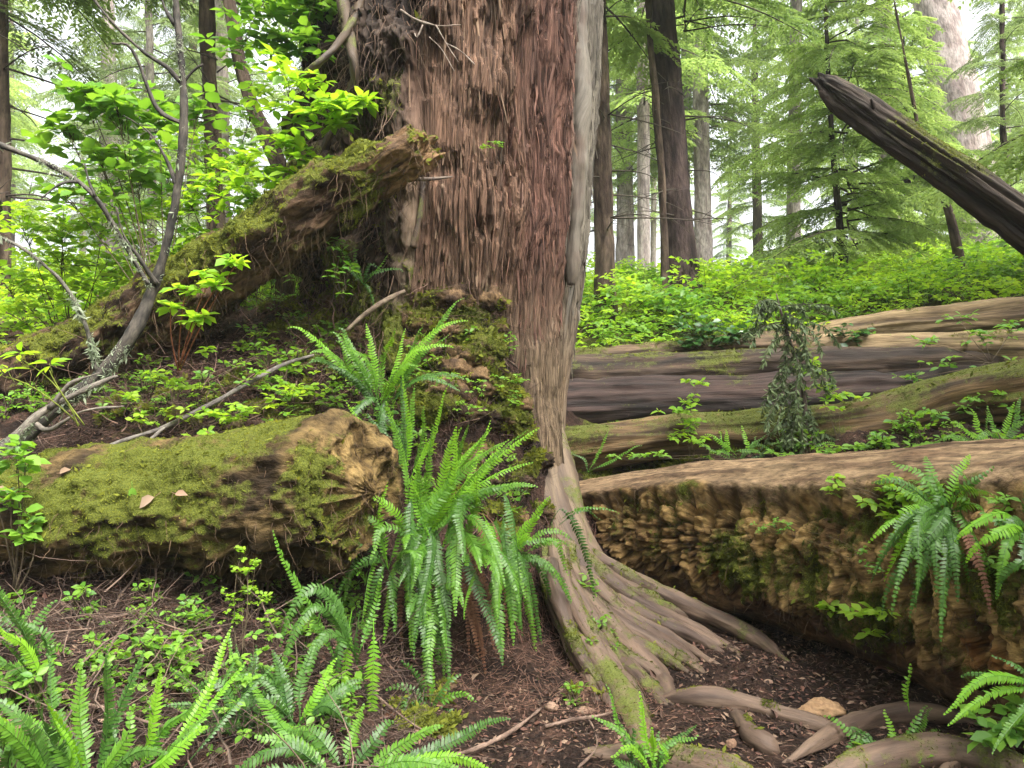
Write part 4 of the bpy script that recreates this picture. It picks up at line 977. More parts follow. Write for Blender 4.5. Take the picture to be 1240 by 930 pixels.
fern('small bright fern sprouting at the foot of the front roots', (792,935,2.95), [
  (728,866,.05,12,.022,'m'),(772,853,.1,6,.024,'b'),(722,918,-.1,10,.022,'m'),(792,880,.05,4,.022,'b'),(828,880,.1,8,.022,'m'),(740,900,-.05,12,.02,'b'),(812,905,0,6,.02,'b'),(845,910,.1,8,.018,'m'),(760,890,0,8,.02,'m')], seed=12)
fern('small fern between the two loose roots at bottom right', (1075,912,3.25), [
  (995,874,.1,14,.022,'m'),(1008,918,-.1,10,.022,'d'),(1030,880,.05,10,.02,'d'),(1080,868,.1,6,.022,'b'),(1120,872,.1,10,.022,'m'),(1150,890,.05,12,.022,'m'),(1050,925,-.1,8,.022,'d'),(1110,905,-.05,6,.022,'m'),(1085,930,-.15,6,.022,'d')], seed=13)
fern('single short upright frond beside the undercut log', (1101,862,3.45), [(1098,803,0,1,.024,'b')], seed=14)
fern('lush fern growing on the crumbling log, at right', (1152,625,3.75), [
  (1104,571,.05,10,.042,'m'),(1050,652,-.15,18,.036,'b'),(1093,676,-.25,18,.040,'b'),(1130,612,-.1,16,.036,'d'),(1196,590,.1,14,.040,'m'),(1150,685,-.3,8,.04,'b'),(1175,600,.1,6,.036,'m'),(1085,745,-.4,50,.034,'d'),(1105,750,-.4,55,.034,'d'),
  (1125,735,-.4,50,.034,'d'),(1180,680,-.25,20,.036,'m'),(1190,745,-.35,40,.03,'x'),(1060,690,-.3,34,.034,'d'),(1125,700,-.35,34,.036,'d'),(1160,740,-.4,40,.034,'d'),(1095,720,-.4,46,.034,'d'),(1120,560,.1,12,.04,'m'),(1165,555,.1,8,.04,'b'),(1065,600,-.1,24,.04,'m'),(1210,640,-.1,20,.04,'m'),(1140,760,-.4,40,.036,'d'),(1070,660,-.2,30,.038,'b')], seed=15)
fern('fern half cut by the right frame edge, hanging over the log side', (1250,640,3.4), [
  (1172,645,-.1,20,.034,'b'),(1180,688,-.2,26,.036,'b'),(1200,722,-.25,30,.034,'m'),(1225,735,-.3,20,.034,'m'),(1205,655,-.1,18,.036,'m'),(1240,720,-.3,10,.034,'d'),(1250,570,0,5,.034,'m'),(1290,680,-.2,10,.034,'m')], seed=16)
fern('fern reaching in from the lower right corner', (1275,835,2.9), [
  (1138,848,-.1,20,.030,'b'),(1150,868,-.1,12,.026,'b'),(1198,790,0,6,.022,'m'),(1215,900,-.2,10,.026,'m'),(1190,830,0,16,.026,'m'),(1240,780,.1,4,.026,'m'),(1235,895,-.1,8,.026,'b')], seed=17)
fern('little bright fern in the gap behind the rotten log', (893,556,6.25), [
  (853,528,0,8,.030,'b'),(866,528,0,6,.032,'b'),(880,530,0,3,.03,'b'),(902,527,0,3,.03,'b'),(920,530,0,5,.03,'m'),(932,540,0,8,.03,'m'),(925,552,-.1,6,.03,'m'),(862,548,-.1,6,.03,'m')], seed=18)
fern('small fern frond arching beside the cedar foot behind the roots', (712,572,6.1), [(738,520,0,2,.022,'m'),(700,545,0,2,.018,'d'),(770,550,-.1,8,.02,'m')], seed=19)
fern('fern clump at right behind the rotten log, against the slender log', (1215,545,5.4), [
  (1150,520,0,10,.04,'b'),(1170,500,.05,8,.04,'b'),(1195,490,.05,5,.04,'m'),(1230,485,.05,4,.04,'b'),(1140,540,-.1,10,.04,'m'),(1180,530,-.1,10,.038,'m'),(1240,510,0,6,.04,'m'),(1260,530,0,6,.04,'m')], seed=20)
fern('young fern peeking above the slender log', (960,552,6.2), [(940,540,0,4,.024,'m'),(985,545,0,6,.024,'m'),(1010,548,0,8,.026,'m'),(1040,545,0,10,.024,'m'),(970,530,0,2,.02,'m')], seed=21)

# ------------------------------------------------------------------ leafy shrubs
def whorls(mb, ctrs, nleaf, L, r, flat=0.9, wid=0.95, tilt=0.25):
    n = len(ctrs)
    for k in range(nleaf):
        a = r.uniform(0, 2 * pi, n) if False else (k / nleaf * 2 * pi + r.normal(0, 0.25, n) + np.arange(n) * 2.1)
        d = np.stack([np.cos(a), np.sin(a), r.normal(tilt - 0.2, 0.30, n)], -1)
        ln = L * r.uniform(0.65, 1.2, n)
        hint = np.stack([r.normal(0, .35, n), r.normal(-0.25, .35, n), np.full(n, flat)], -1)
        Mx = basis(d, hint, ln, ln * wid * 0.9)
        scatter(mb, leaf_v, leaf_q, leaf_t, ctrs + nrm(d) * (L * 0.12), Mx, lv=r.random(n))

def shrub(label, root, clusters, mat, leaf=0.05, nleaf=6, seed=0, name='shrub', cat='shrub', group='leafy shrubs', stemcol=((0.06, 0.045, 0.03), (0.16, 0.12, 0.08)), stem_r=0.005, wid=0.95, flat=0.9):
    """clusters: (px, py, spread_px_x, spread_px_y, n_whorls, d)"""
    r = np.random.default_rng(seed + 900)
    if seed in (22, 23, 24, 44): root = (root[0], root[1], surf('R', root[0], root[1], .0, root[2]))
    b = P(*root)
    o = thing(name, b, label, cat, group)
    ctr = []; ends = []
    for (px, py, sx, sy, n, d) in clusters:
        n = int(n * (1.45 if leaf > 0.045 and n > 5 else 1.25)); on = 'R' if seed in (22, 23, 24, 44) else None
        q = np.array([P(*((lambda a_, b_: (a_, b_, surf(on, a_, b_, r.uniform(.02, .08), d)))(px + r.normal(0, sx * .6), py + r.normal(0, sy * .6)))) for _ in range(n)]) if on else np.array([P(px + r.normal(0, sx * .6), py + r.normal(0, sy * .6), d + r.normal(0, (sx + sy) * 0.5 / F * d * .6)) for _ in range(n)])
        ctr.append(q); ends.append(q)
    mb = MB(); allc = np.vstack(ctr)
    whorls(mb, allc, nleaf, leaf, r, flat, wid)
    mb.build('leaves', mat, o)
    ms = MB()
    for q in ends:
        c = q.mean(0) - np.array([0, 0, 0.03])
        j = r.normal(0, 0.03, 3)
        path = bez(b + r.normal(0, 0.01, 3), b * 0.45 + c * 0.55 + np.array([0, 0, 0.05]) + j, c, 8)
        t = tube(np.column_stack([path, np.linspace(stem_r, stem_r * 0.5, 8)]), 5, 0.2, up=None)
        ms.add(t['V'], t['q'], t['t'], col=mixc(*[np.tile(x, (len(t['V']), 1)) for x in stemcol], r.random(len(t['V']))), moss=np.zeros(len(t['V'])), gc=t['gc'])
        for e in q:
            path = bez(c - (c - b) * 0.15 * r.random(), (c + e) / 2 + r.normal(0, 0.02, 3), e, 5)
            t = tube(np.column_stack([path, np.linspace(stem_r * 0.4, stem_r * 0.22, 5)]), 4, 0.3, up=None)
            ms.add(t['V'], t['q'], t['t'], col=mixc(*[np.tile(x, (len(t['V']), 1)) for x in stemcol], r.random(len(t['V']))), moss=np.zeros(len(t['V'])), gc=t['gc'])
    ms.build('stem', M_stick, o)
    return o

shrub('tall shrub with bright lime leaf whorls before the cedar trunk, upper left', (345,265,5.35), [(345,98,35,22,9,5.2),(385,125,35,20,9,5.1),(428,125,20,12,7,5.1),(355,178,30,15,9,5.15),(325,210,30,18,8,5.2),(395,150,30,12,6,5.1),(300,235,30,18,8,5.3)], L_bright, 0.105, 7, 1)
shrub('shrub with broad rounded mid green leaves at upper left', (195,400,5.6), [(100,110,35,18,9,5.4),(140,125,45,22,12,5.4),(85,150,30,20,8,5.4),(160,165,40,20,10,5.5),(120,190,40,20,9,5.5),(195,135,30,20,7,5.6),(175,215,40,20,9,5.6),(240,130,25,18,6,5.7),(80,235,30,16,6,5.5)], L_mid, 0.125, 4, 2, wid=1.25)
shrub('dense bright green shrub along left side behind the bare branches', (90,440,6.2), [(20,265,45,22,14,5.8),(70,270,45,22,16,5.8),(130,265,45,22,16,5.9),(180,290,40,20,14,6.0),(60,310,50,25,16,5.9),(130,315,50,25,16,6.0),(20,340,40,25,12,5.9),(90,355,45,22,14,6.0),(20,385,40,20,10,5.9),(180,330,30,20,10,6.0)], L_bright, 0.085, 6, 3)
shrub('shrub of small bright leaves growing behind the top of the mossy log', (260,330,5.9), [(225,240,35,20,12,5.7),(275,225,35,22,12,5.7),(240,285,35,15,10,5.7),(200,255,35,18,10,5.7),(300,200,30,22,9,5.8),(250,180,35,22,9,5.9),(215,300,35,12,9,5.7),(290,260,30,15,8,5.6)], L_bright, 0.08, 6, 4)
shrub('dark leaved shrub in shade between stems at upper left', (240,340,6.6), [(150,215,45,35,14,6.3),(210,200,45,35,14,6.3),(180,260,45,25,12,6.4),(270,190,40,35,12,6.5),(310,120,35,35,10,6.5),(120,230,35,30,10,6.3)], L_mid, 0.10, 5, 5, wid=1.1)
shrub('dark broadleaf foliage overhanging from the top near the cedar', (380,-60,5.9), [(320,10,35,25,14,5.7),(360,30,30,25,12,5.7),(300,50,30,25,10,5.8),(340,60,30,18,9,5.8),(375,8,20,20,8,5.6),(385,60,16,20,5,5.6)], L_mid, 0.11, 5, 6, wid=1.0)
shrub('sprig with pink stem and whorled bright leaves before the dark hollow', (215,445,4.45), [(228,352,10,6,3,4.35),(282,318,12,5,3,4.35),(262,345,12,6,3,4.35),(238,385,14,6,3,4.35),(255,330,12,6,2,4.35),(212,374,10,4,2,4.35)], L_bright, 0.085, 8, 7, stemcol=((0.16, 0.06, 0.03), (0.30, 0.12, 0.07)))
shrub('low bright seedlings on the litter above the mossy log', (240,520,4.6), [(190,450,22,10,6,4.6),(215,465,20,8,5,4.6),(250,422,14,4,3,4.6),(230,498,30,8,7,4.5),(275,505,25,8,6,4.45),(310,490,25,10,6,4.5),(345,475,25,12,7,4.7),(380,470,25,12,7,4.8),(255,530,20,6,5,4.3)], L_bright, 0.048, 6, 8, stem_r=0.002)
shrub('fine leaved seedlings around the stick end', (380,500,4.9), [(330,465,20,12,6,4.8),(300,455,16,10,5,4.75),(395,490,16,10,6,4.8),(360,505,25,8,6,4.6),(420,490,14,10,4,4.7)], L_mid, 0.042, 5, 9, stem_r=0.002)
shrub('plant with long narrow leaves on a leaning green stem at left edge', (98,515,4.2), [(25,430,12,4,2,4.1),(60,440,6,3,2,4.1),(8,450,10,4,2,4.1)], L_bright, 0.10, 4, 10, stemcol=((0.14, 0.17, 0.03), (0.22, 0.25, 0.06)), wid=0.5)
shrub('salal with glossy rounded leaves at the left edge, before the log', (20,720,3.9), [(15,545,16,12,5,3.9),(35,560,14,12,4,3.9),(15,600,16,14,5,3.85),(35,625,12,12,4,3.85),(20,650,14,12,4,3.85),(-10,570,14,14,4,3.9)], L_mid, 0.075, 4, 11, wid=1.15)
shrub('red stemmed huckleberry with tiny round leaves in front of the mossy log', (290,800,3.35), [(290,668,4,6,4,3.35),(308,680,5,8,5,3.35),(293,690,8,6,5,3.35),(300,715,12,8,8,3.35),(275,725,10,8,7,3.35),(318,725,8,8,6,3.35),(290,745,16,8,9,3.35),(325,750,10,8,6,3.3),(300,690,6,8,5,3.3)], L_bright, 0.020, 5, 12, stem_r=0.0022, wid=1.2)
shrub('tangle of small leaved seedlings among the front left ferns', (250,900,3.0), [(180,830,40,26,5,3.1),(245,800,40,26,6,3.15),(240,845,50,26,7,3.1),(275,870,40,26,6,3.0),(210,790,40,20,5,3.2),(310,800,40,24,6,3.1),(265,900,40,24,5,2.9)], L_mid, 0.038, 6, 13, stem_r=0.002, wid=1.1)
shrub('tiny seedlings on the mossy bank at the foot of the cedar', (560,520,5.0), [(500,445,18,10,7,4.95),(540,460,20,10,8,4.95),(590,465,20,10,8,4.95),(620,480,16,8,6,5.0),(560,490,22,10,7,4.9),(500,425,10,5,3,4.95),(625,460,12,6,5,5.0)], L_mid, 0.032, 6, 14, stem_r=0.0016)
shrub('small leafy sprig stuck on the bark halfway up the cedar', (612,170,5.3), [(600,172,8,3,4,5.28),(592,178,8,3,3,5.26)], L_mid, 0.032, 5, 15, stem_r=0.0016)
shrub('small glossy evergreen plant beneath the leaning log', (415,360,5.1), [(405,295,8,8,3,5.05),(415,300,8,10,4,5.05),(425,320,6,8,3,5.0),(400,325,8,8,3,5.0),(415,350,8,8,3,5.0)], L_mid, 0.06, 4, 16, wid=0.7)
shrub('row of small seedlings rooted in the crack of the pale logs', (1130,425,8.2), [(1060,405,20,5,5,8.2),(1100,412,18,5,5,8.1),(1150,418,18,5,5,8.0),(1180,412,14,5,4,7.9),(1210,420,16,6,5,7.8),(1090,430,10,5,3,7.9)], L_mid, 0.06, 5, 41, stem_r=0.002)
shrub('seedlings along the brown log top beneath the slim trunk', (740,425,8.7), [(700,420,14,5,5,8.7),(735,416,18,6,6,8.7),(775,412,18,6,6,8.7),(810,410,16,6,6,8.6),(930,408,14,6,5,8.5)], L_bright, 0.07, 5, 42, stem_r=0.002)
shrub('leafy sprigs hanging over the slender log at far right', (1190,500,5.9), [(1130,500,14,6,4,6.0),(1170,490,16,8,5,5.9),(1210,480,16,8,5,5.8),(1235,500,14,10,5,5.7),(1085,515,14,6,4,6.1)], L_mid, 0.065, 5, 43, stem_r=0.002)
shrub('dense small leaved plants growing over the upper side of the crumbling log', (1190,640,3.9), [(1140,600,16,10,5,3.95),(1165,640,16,12,6,3.85),(1215,610,16,12,5,3.8),(1130,665,14,10,5,3.9),(1100,650,14,8,4,4.0),(1190,690,14,12,4,3.7)], L_mid, 0.045, 5, 44, stem_r=0.002)
shrub('seedlings scattered on the litter slope under the leaning log', (320,430,5.2), [(290,420,20,8,4,5.3),(330,405,20,8,4,5.3),(150,480,20,8,5,4.7),(240,470,24,8,5,4.8),(410,455,16,8,4,5.0),(170,510,20,6,4,4.5)], L_bright, 0.045, 6, 45, stem_r=0.002)
shrub('little leafy stems in the dark hollow below the mossy log', (160,790,3.5), [(120,770,20,12,4,3.6),(170,760,20,12,4,3.6),(220,745,20,10,4,3.6),(60,800,20,12,4,3.4),(380,760,16,12,4,3.7)], L_mid, 0.032, 5, 46, stem_r=0.0018)
shrub('bright thin seedling in front of the dark log, left one', (838,550,6.6), [(843,462,12,5,4,6.6),(838,485,8,6,4,6.6),(825,498,14,6,6,6.55),(840,512,14,6,6,6.55),(825,525,14,6,5,6.5),(845,535,12,6,4,6.5)], L_bright, 0.06, 6, 17, stem_r=0.0025)
shrub('bright thin seedling with arching stem right of the hanging sapling', (1018,548,6.2), [(1000,470,16,5,5,6.3),(1015,480,16,5,5,6.3),(985,450,12,6,5,6.4),(1005,492,12,4,3,6.2),(980,438,10,5,3,6.4)], L_bright, 0.065, 6, 18, stem_r=0.0025)
shrub('salal with dark glossy leaves sprawling on the brown log end', (860,430,8.4), [(840,400,20,8,8,8.3),(865,392,22,10,10,8.3),(890,405,18,8,8,8.3),(835,418,12,8,6,8.25),(870,412,20,6,7,8.2),(905,395,14,10,5,8.3)], L_dark, 0.09, 4, 19, wid=1.1)
shrub('dark glossy bush hanging over the pale log near its middle', (1030,420,8.2), [(1020,400,12,6,6,8.1),(1035,408,10,8,6,8.1),(1028,425,8,6,4,8.05),(1045,400,8,5,4,8.1)], L_dark, 0.08, 4, 20, wid=1.1)
shrub('green sprays trailing over the pale logs at far right', (1200,440,7.4), [(1120,412,16,8,5,7.6),(1135,440,18,6,5,7.5),(1110,455,14,5,4,7.5),(1190,405,20,8,7,7.5),(1225,395,16,10,7,7.5),(1225,440,16,12,7,7.4),(1180,450,16,8,5,7.4),(1160,385,18,6,5,7.8)], L_mid, 0.08, 4, 21, wid=0.8)
shrub('yellow green trailing plant on the side of the crumbling log', (1080,610,4.1), [(1075,590,16,8,7,4.25),(1100,600,16,8,7,4.15),(1060,610,14,6,5,4.2),(1115,640,14,8,6,3.95),(1090,625,12,6,5,4.0),(1010,592,12,6,4,4.6),(1005,580,8,4,3,4.6)], L_bright, 0.05, 5, 22, stem_r=0.002)
shrub('sprig with three pairs of bright leaves low on the log side', (1055,755,3.95), [(1050,742,14,4,4,3.95),(1065,745,12,4,3,3.95),(1052,765,6,4,2,3.9),(1005,735,8,5,3,4.2)], L_bright, 0.065, 5, 23, stem_r=0.002)
shrub('tiny leaved creeper on the mossy part of the crumbling log', (960,650,4.85), [(935,632,14,5,7,4.85),(955,640,14,5,7,4.75),(925,642,12,5,4,4.9),(1040,668,14,6,6,4.35),(1060,690,12,6,6,4.15)], L_mid, 0.022, 5, 24, stem_r=0.0015)
shrub('low green plants growing in the gap between rotten and slender logs', (1060,552,5.9), [(1000,545,20,5,6,6.0),(1035,540,20,5,7,6.0),(1075,535,22,6,7,5.9),(1110,540,20,6,6,5.8),(950,550,20,4,5,6.1),(790,552,16,4,5,6.4),(760,552,16,4,4,6.5),(1140,535,16,6,5,5.7)], L_mid, 0.06, 5, 25, stem_r=0.002)
shrub('broad dark leaves beneath the small fern at bottom right', (1095,915,3.2), [(1090,905,10,6,3,3.2),(1105,915,8,6,3,3.15),(1075,915,8,5,2,3.15),(1055,905,8,5,2,3.2)], L_mid, 0.06, 4, 26, wid=1.0)
shrub('glossy salal leaves in the bottom right corner', (1225,880,3.1), [(1180,868,8,5,2,3.1),(1225,855,12,8,4,3.1),(1230,885,12,8,4,3.0),(1205,880,10,6,3,3.05),(1200,900,10,6,3,3.0)], L_mid, 0.07, 4, 27, wid=1.0)

# ------------------------------------------------------------------ conifers
def spray(L, r, dens=1.0, droop=0.35, leafL=0.05, leafW=0.020):
    """a flat drooping hemlock branch, root at origin along +x; returns leaf arrays and axis tube pts"""
    n = int(15 * dens * max(0.7, L)) + 6
    t = np.linspace(0.12, 1, n)
    wob = r.normal(0, 0.05, 2)
    def ax(t): return np.stack([L * t, L * (wob[0] * np.sin(t * 3) + wob[1] * t), L * (0.10 * t - droop * t ** 2)], -1)
    Pp = []; Dd = []; Nn = []
    tw_paths = []
    for i, ti in enumerate(t):
        base = ax(np.array(ti)); tg = nrm(ax(np.array(min(1, ti + .02))) - ax(np.array(ti - .02)))
        for sg in (-1, 1):
            l = L * (0.40 * (1 - ti) ** 0.8 + 0.09) * r.uniform(0.6, 1.15)
            a = radians(58 - 20 * ti) * sg + r.normal(0, 0.12)
            side = np.array([-tg[1], tg[0], 0]); side /= np.linalg.norm(side) + 1e-9
            d = tg * cos(a) + side * sin(a) + np.array([0, 0, r.normal(-0.08, 0.08)])
            m = max(3, int(l / (leafL * 0.42)))
            u = np.linspace(0.08, 1, m)[:, None]
            pp = base + d * l * u + np.array([0, 0, -0.32 * l]) * u ** 2
            dd = nrm(d[None] + np.array([0, 0, -0.64]) * u)
            for s2 in (-1, 1):
                sd = nrm(np.cross(dd, [0, 0, 1.0])) * s2
                Pp.append(pp); Dd.append(nrm(dd * 0.75 + sd * r.uniform(0.5, 0.9, (m, 1)) + r.normal(0, 0.16, (m, 3)))); Nn.append(np.tile([0, 0, 1.0], (m, 1)) + r.normal(0, 0.35, (m, 3)))
    return np.vstack(Pp), np.vstack(Dd), np.vstack(Nn), ax(np.linspace(0, 1, 7))

def conifer_mesh(nm, r, height, z0, nb, Lmax, mat, leafL=0.06, leafW=0.03, dens=1.0, trunk_r=0.12, shape=0.8, dead=12, deadL=0.9):
    """returns crown mesh, branch mesh (root at the origin)"""
    protos = [spray(1.0 * s_, r, dens, droop=r.uniform(0.25, 0.5), leafL=leafL, leafW=leafW) for s_ in (0.7, 1.0, 1.4, 1.8)]
    mb = MB()
    for k in range(nb):
        f = (k + r.random()) / nb
        z = z0 + (height - z0) * f
        Lb = Lmax * (1 - f) ** shape * r.uniform(0.6, 1.1) + 0.35
        pi_ = int(np.argmin([abs(Lb - s_) for s_ in (0.7, 1.0, 1.4, 1.8)])) if Lb < 2.2 else 3
        Pp, Dd, Nn, ax = protos[pi_]; sc = Lb / (0.7, 1.0, 1.4, 1.8)[pi_]
        a = k * 2.4 + r.normal(0, 0.4); tl = r.normal(0.05, 0.15)
        ca, sa = cos(a), sin(a); ct, st = cos(tl), sin(tl)
        Rm = np.array([[ct * ca, ct * sa, st], [-sa, ca, 0], [-st * ca, -st * sa, ct]])
        keep = r.random(len(Pp)) < 0.9
        pp = (Pp[keep] * sc) @ Rm + np.array([0, 0, z]); dd = Dd[keep] @ Rm; nn = Nn[keep] @ Rm
        m = len(pp); ln = leafL * r.uniform(0.7, 1.3, m) * max(1, sc ** .5)
        base = r.uniform(0, 0.6)
        scatter(mb, dia_v, dia_q, None, pp, basis(dd, nn, ln, ln * leafW / leafL), lv=np.clip(base + r.random(m) * 0.4, 0, 1), col=np.zeros((m, 3)), moss=np.zeros(m), gc=np.zeros((m, 3)))
        axp = (ax * sc) @ Rm + np.array([0, 0, z])
        t = tube(np.column_stack([axp, np.linspace(0.012, 0.004, len(axp)) * (0.6 + Lb * .5)]), 4, 0.6, up=None)
        mb.mi = 1; mb.add(t['V'], t['q'], t['t'], col=np.tile((0.06, 0.045, 0.035), (len(t['V']), 1)), moss=np.zeros(len(t['V'])), gc=t['gc'], lv=np.zeros(len(t['V']))); mb.mi = 0
    for k in range(dead):
        z = r.uniform(z0 * 0.3, z0 + 1.5); a = r.uniform(0, 2 * pi); l = deadL * r.uniform(0.5, 1.3)
        d = np.array([cos(a), sin(a), r.normal(0.0, 0.15)]); p0 = np.array([0, 0, z])
        path = np.stack([p0, p0 + d * l * .4, p0 + d * l * .75 + [0, 0, -.05], p0 + d * l + [0, 0, -.16]])
        t = tube(np.column_stack([path, [0.014, 0.009, 0.006, 0.002]]), 4, 0.25, up=None)
        mb.mi = 1; mb.add(t['V'], t['q'], t['t'], col=np.tile((0.07, 0.055, 0.045), (len(t['V']), 1)), moss=np.full(len(t['V']), .15), gc=t['gc'], lv=np.zeros(len(t['V']))); mb.mi = 0
        for q in range(3):
            u = r.uniform(.4, .9); e = p0 + d * l * u; dd = nrm(d + r.normal(0, .6, 3)); 
            mb.mi = 1; t = tube(np.column_stack([np.stack([e, e + dd * l * .2, e + dd * l * .38 + [0, 0, -.04]]), [0.005, 0.003, 0.001]]), 3, 0.3, up=None)
            mb.mi = 1; mb.add(t['V'], t['q'], t['t'], col=np.tile((0.07, 0.055, 0.045), (len(t['V']), 1)), moss=np.full(len(t['V']), .1), gc=t['gc'], lv=np.zeros(len(t['V']))); mb.mi = 0
    return mb.mesh(nm + '_crown', [mat, M_stick])

def trunk_geo(pts, ns=32, step=0.12, seed=1, c1=(0.06, 0.042, 0.036), c2=(0.15, 0.105, 0.09), amp=0.03, mossy=0.1):
    pr = np.array(pts)
    t = tube(pr, ns, step, up=None, disp=lambda gc, s, th, N: amp * fbm(gc * np.array([9, 9, 2.5]), 3, seed) + amp * 0.5 * fbm(gc * np.array([30, 30, 8.]), 2, seed + 1))
    n = fbm(t['gc'] * np.array([14, 14, 3.]), 3, seed + 2)
    mb = MB(); mb.add(t['V'], t['q'], t['t'], col=mixc(c1, c2, sstep(-.35, .35, n)), moss=np.clip(mossy + 0.35 * fbm(t['V'] * 2, 3, seed + 4), 0, .7), gc=t['gc'])
    return mb

rT = np.random.default_rng(77)
K1 = conifer_mesh('hemlock', rT, 15, 2.0, 70, 2.4, L_needle, 0.075, 0.034, 1.0)
K2 = conifer_mesh('young_hemlock', rT, 7.5, 0.5, 90, 2.0, L_needle, 0.055, 0.024, 1.15, dead=8)
K3 = conifer_mesh('sparse_hemlock', rT, 18, 4.0, 60, 2.3, L_needle, 0.085, 0.036, 0.9, dead=26, deadL=1.3)
K4 = conifer_mesh('olive_fir', rT, 14, 1.6, 48, 2.4, L_needle_olive, 0.07, 0.022, 1.1, dead=14)
K5 = conifer_mesh('tall_spruce', rT, 26, 4.0, 75, 3.2, L_needle, 0.11, 0.05, 0.7, dead=10)
def tree(label, trunk_px, K, zscale=1.0, c1=(0.06, 0.042, 0.036), c2=(0.15, 0.105, 0.09), seed=1, rot=0.0, group='conifers behind the logs', top=None, crown_scale=1.0, crown_dz=0.0, mossy=0.1, ns=32, height=16.0, cat='tree', name='conifer', amp=0.03, crown=True):
    """trunk_px: list of (px, py, halfwidth_px, d) from the base up"""
    pr = [[*P(px, py, d), w / F * d] for (px, py, w, d) in trunk_px]
    b = np.array(pr[0][:3]); g = float(H(np.array(b[0]), np.array(b[1])))
    pr = [[b[0], b[1], g - 0.3, pr[0][3] * 1.25]] + ([[b[0], b[1], g + 0.1, pr[0][3] * 1.1]] if b[2] > g + 0.4 else []) + pr[(0 if b[2] > g + 0.4 else 1):]
    last = np.array(pr[-1]); prev = np.array(pr[-2]); d = nrm((last - prev)[:3]); d = nrm(d * 0.5 + np.array([0, 0, .5]))
    ztop = g + height
    if last[2] < ztop - 1:
        k = (ztop - last[2]) / max(d[2], .3); mid = last[:3] + d * k * .5; end = last[:3] + d * k
        pr += [[*mid, last[3] * .6], [*end, last[3] * .12]]
    o = thing(name, (b[0], b[1], g), label, cat, group)
    trunk_geo(pr, ns=ns, seed=seed, c1=c1, c2=c2, mossy=mossy, amp=amp).build('trunk', M_farbark, o)
    if crown:
        for nm, me in (('crown', K),):
            c = bpy.data.objects.new(nm, me); C.objects.link(c); c.parent = o
            c.rotation_euler = (0, 0, rot); c.scale = (crown_scale,) * 3; c.location = (0, 0, crown_dz)
    return o
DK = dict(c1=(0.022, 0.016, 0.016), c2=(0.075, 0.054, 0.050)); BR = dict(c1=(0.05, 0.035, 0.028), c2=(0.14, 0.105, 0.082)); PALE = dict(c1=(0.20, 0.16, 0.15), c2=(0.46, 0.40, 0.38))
tree('slim brown conifer trunk standing just right of the cedar', [(734,415,13,10.5),(732,300,11.5,10.5),(728,150,11,10.5),(723,0,10.5,10.5),(718,-200,9,10.5)], K3, seed=500, rot=0.5, **BR)
tree('thick dark conifer trunk, second right of the cedar', [(828,372,23,11.5),(822,300,20,11.5),(811,150,18.5,11.5),(799,0,17,11.5),(786,-200,15,11.5)], K3, seed=510, rot=2.0, **DK)
tree('thin pole-like stem touching the thick dark trunk', [(806,365,5,11.0),(803,250,4.5,11.0),(794,120,4,11.0),(785,0,3.5,11.0)], K3, seed=515, rot=2.0, crown=False, ns=12, amp=0.012, **BR)
tree('dark reddish trunk at the extreme left edge', [(2,420,8,8.5),(3,200,8,8.5),(2,0,7,8.5)], K3, seed=520, rot=1.0, group='conifers at left', **BR)
tree('straight brown trunk at upper left behind the thin crooked stem', [(263,330,10,10),(258,180,9,10),(253,80,8.5,10),(250,0,8,10)], K3, seed=530, rot=3.0, group='conifers at left', mossy=0.2, **BR)
tree('curved leaning brown tree between straight trunk and cedar', [(345,230,10,7.2),(328,178,9.5,7.2),(305,125,8.5,7.2),(288,60,7.5,7.2),(278,0,7,7.2),(272,-60,6,7.2)], K3, seed=540, rot=3.0, group='conifers at left', crown=False, height=9, **BR)
tree('faint slim grey trunk at upper left in the haze', [(185,340,5,18),(183,150,4.5,18),(180,0,4,18)], K4, seed=545, rot=3.0, group='conifers at left', **PALE)
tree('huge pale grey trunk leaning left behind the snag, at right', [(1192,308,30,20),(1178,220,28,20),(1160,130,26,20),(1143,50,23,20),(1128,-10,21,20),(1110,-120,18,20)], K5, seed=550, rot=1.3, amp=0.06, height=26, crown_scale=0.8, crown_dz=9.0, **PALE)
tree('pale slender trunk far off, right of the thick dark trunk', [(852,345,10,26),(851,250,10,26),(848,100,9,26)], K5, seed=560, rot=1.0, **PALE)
tree('young hemlock with layered feathery boughs, centre right', [(1026,355,5,13.5),(1018,280,4.5,13.5),(1010,200,3.5,13.5),(1003,100,2.5,13.5)], K2, seed=570, rot=0.7, height=7.0, **DK)
tree('young hemlock crowding behind the dark snag', [(1105,350,5,17),(1100,250,4,17),(1096,150,3,17)], K2, seed=575, rot=2.7, height=5.5, crown_scale=0.75, **DK)
tree('thin bare leaning pole beneath the snag', [(1172,312,6,12),(1150,260,5,12),(1130,215,4.5,12),(1118,185,3,12)], K3, seed=580, crown=False, height=4.6, name='dead_tree', cat='dead tree', ns=12, amp=0.012, **BR)
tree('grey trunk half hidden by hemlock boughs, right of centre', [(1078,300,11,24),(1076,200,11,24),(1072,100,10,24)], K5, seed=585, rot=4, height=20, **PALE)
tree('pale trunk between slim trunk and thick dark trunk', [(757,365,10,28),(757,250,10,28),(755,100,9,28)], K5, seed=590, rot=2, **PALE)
tree('small dark pole tree at far right', [(1217,330,4,15),(1216,200,3.5,15),(1214,80,3,15)], K4, seed=592, rot=5, height=9, crown_scale=.6, ns=12, **DK)
tree('tall hemlock whose boughs hang into the top right corner', [(1420,300,16,9),(1415,100,15,9),(1410,-100,14,9)], K1, seed=594, rot=2.2, crown_dz=-0.3, **BR)
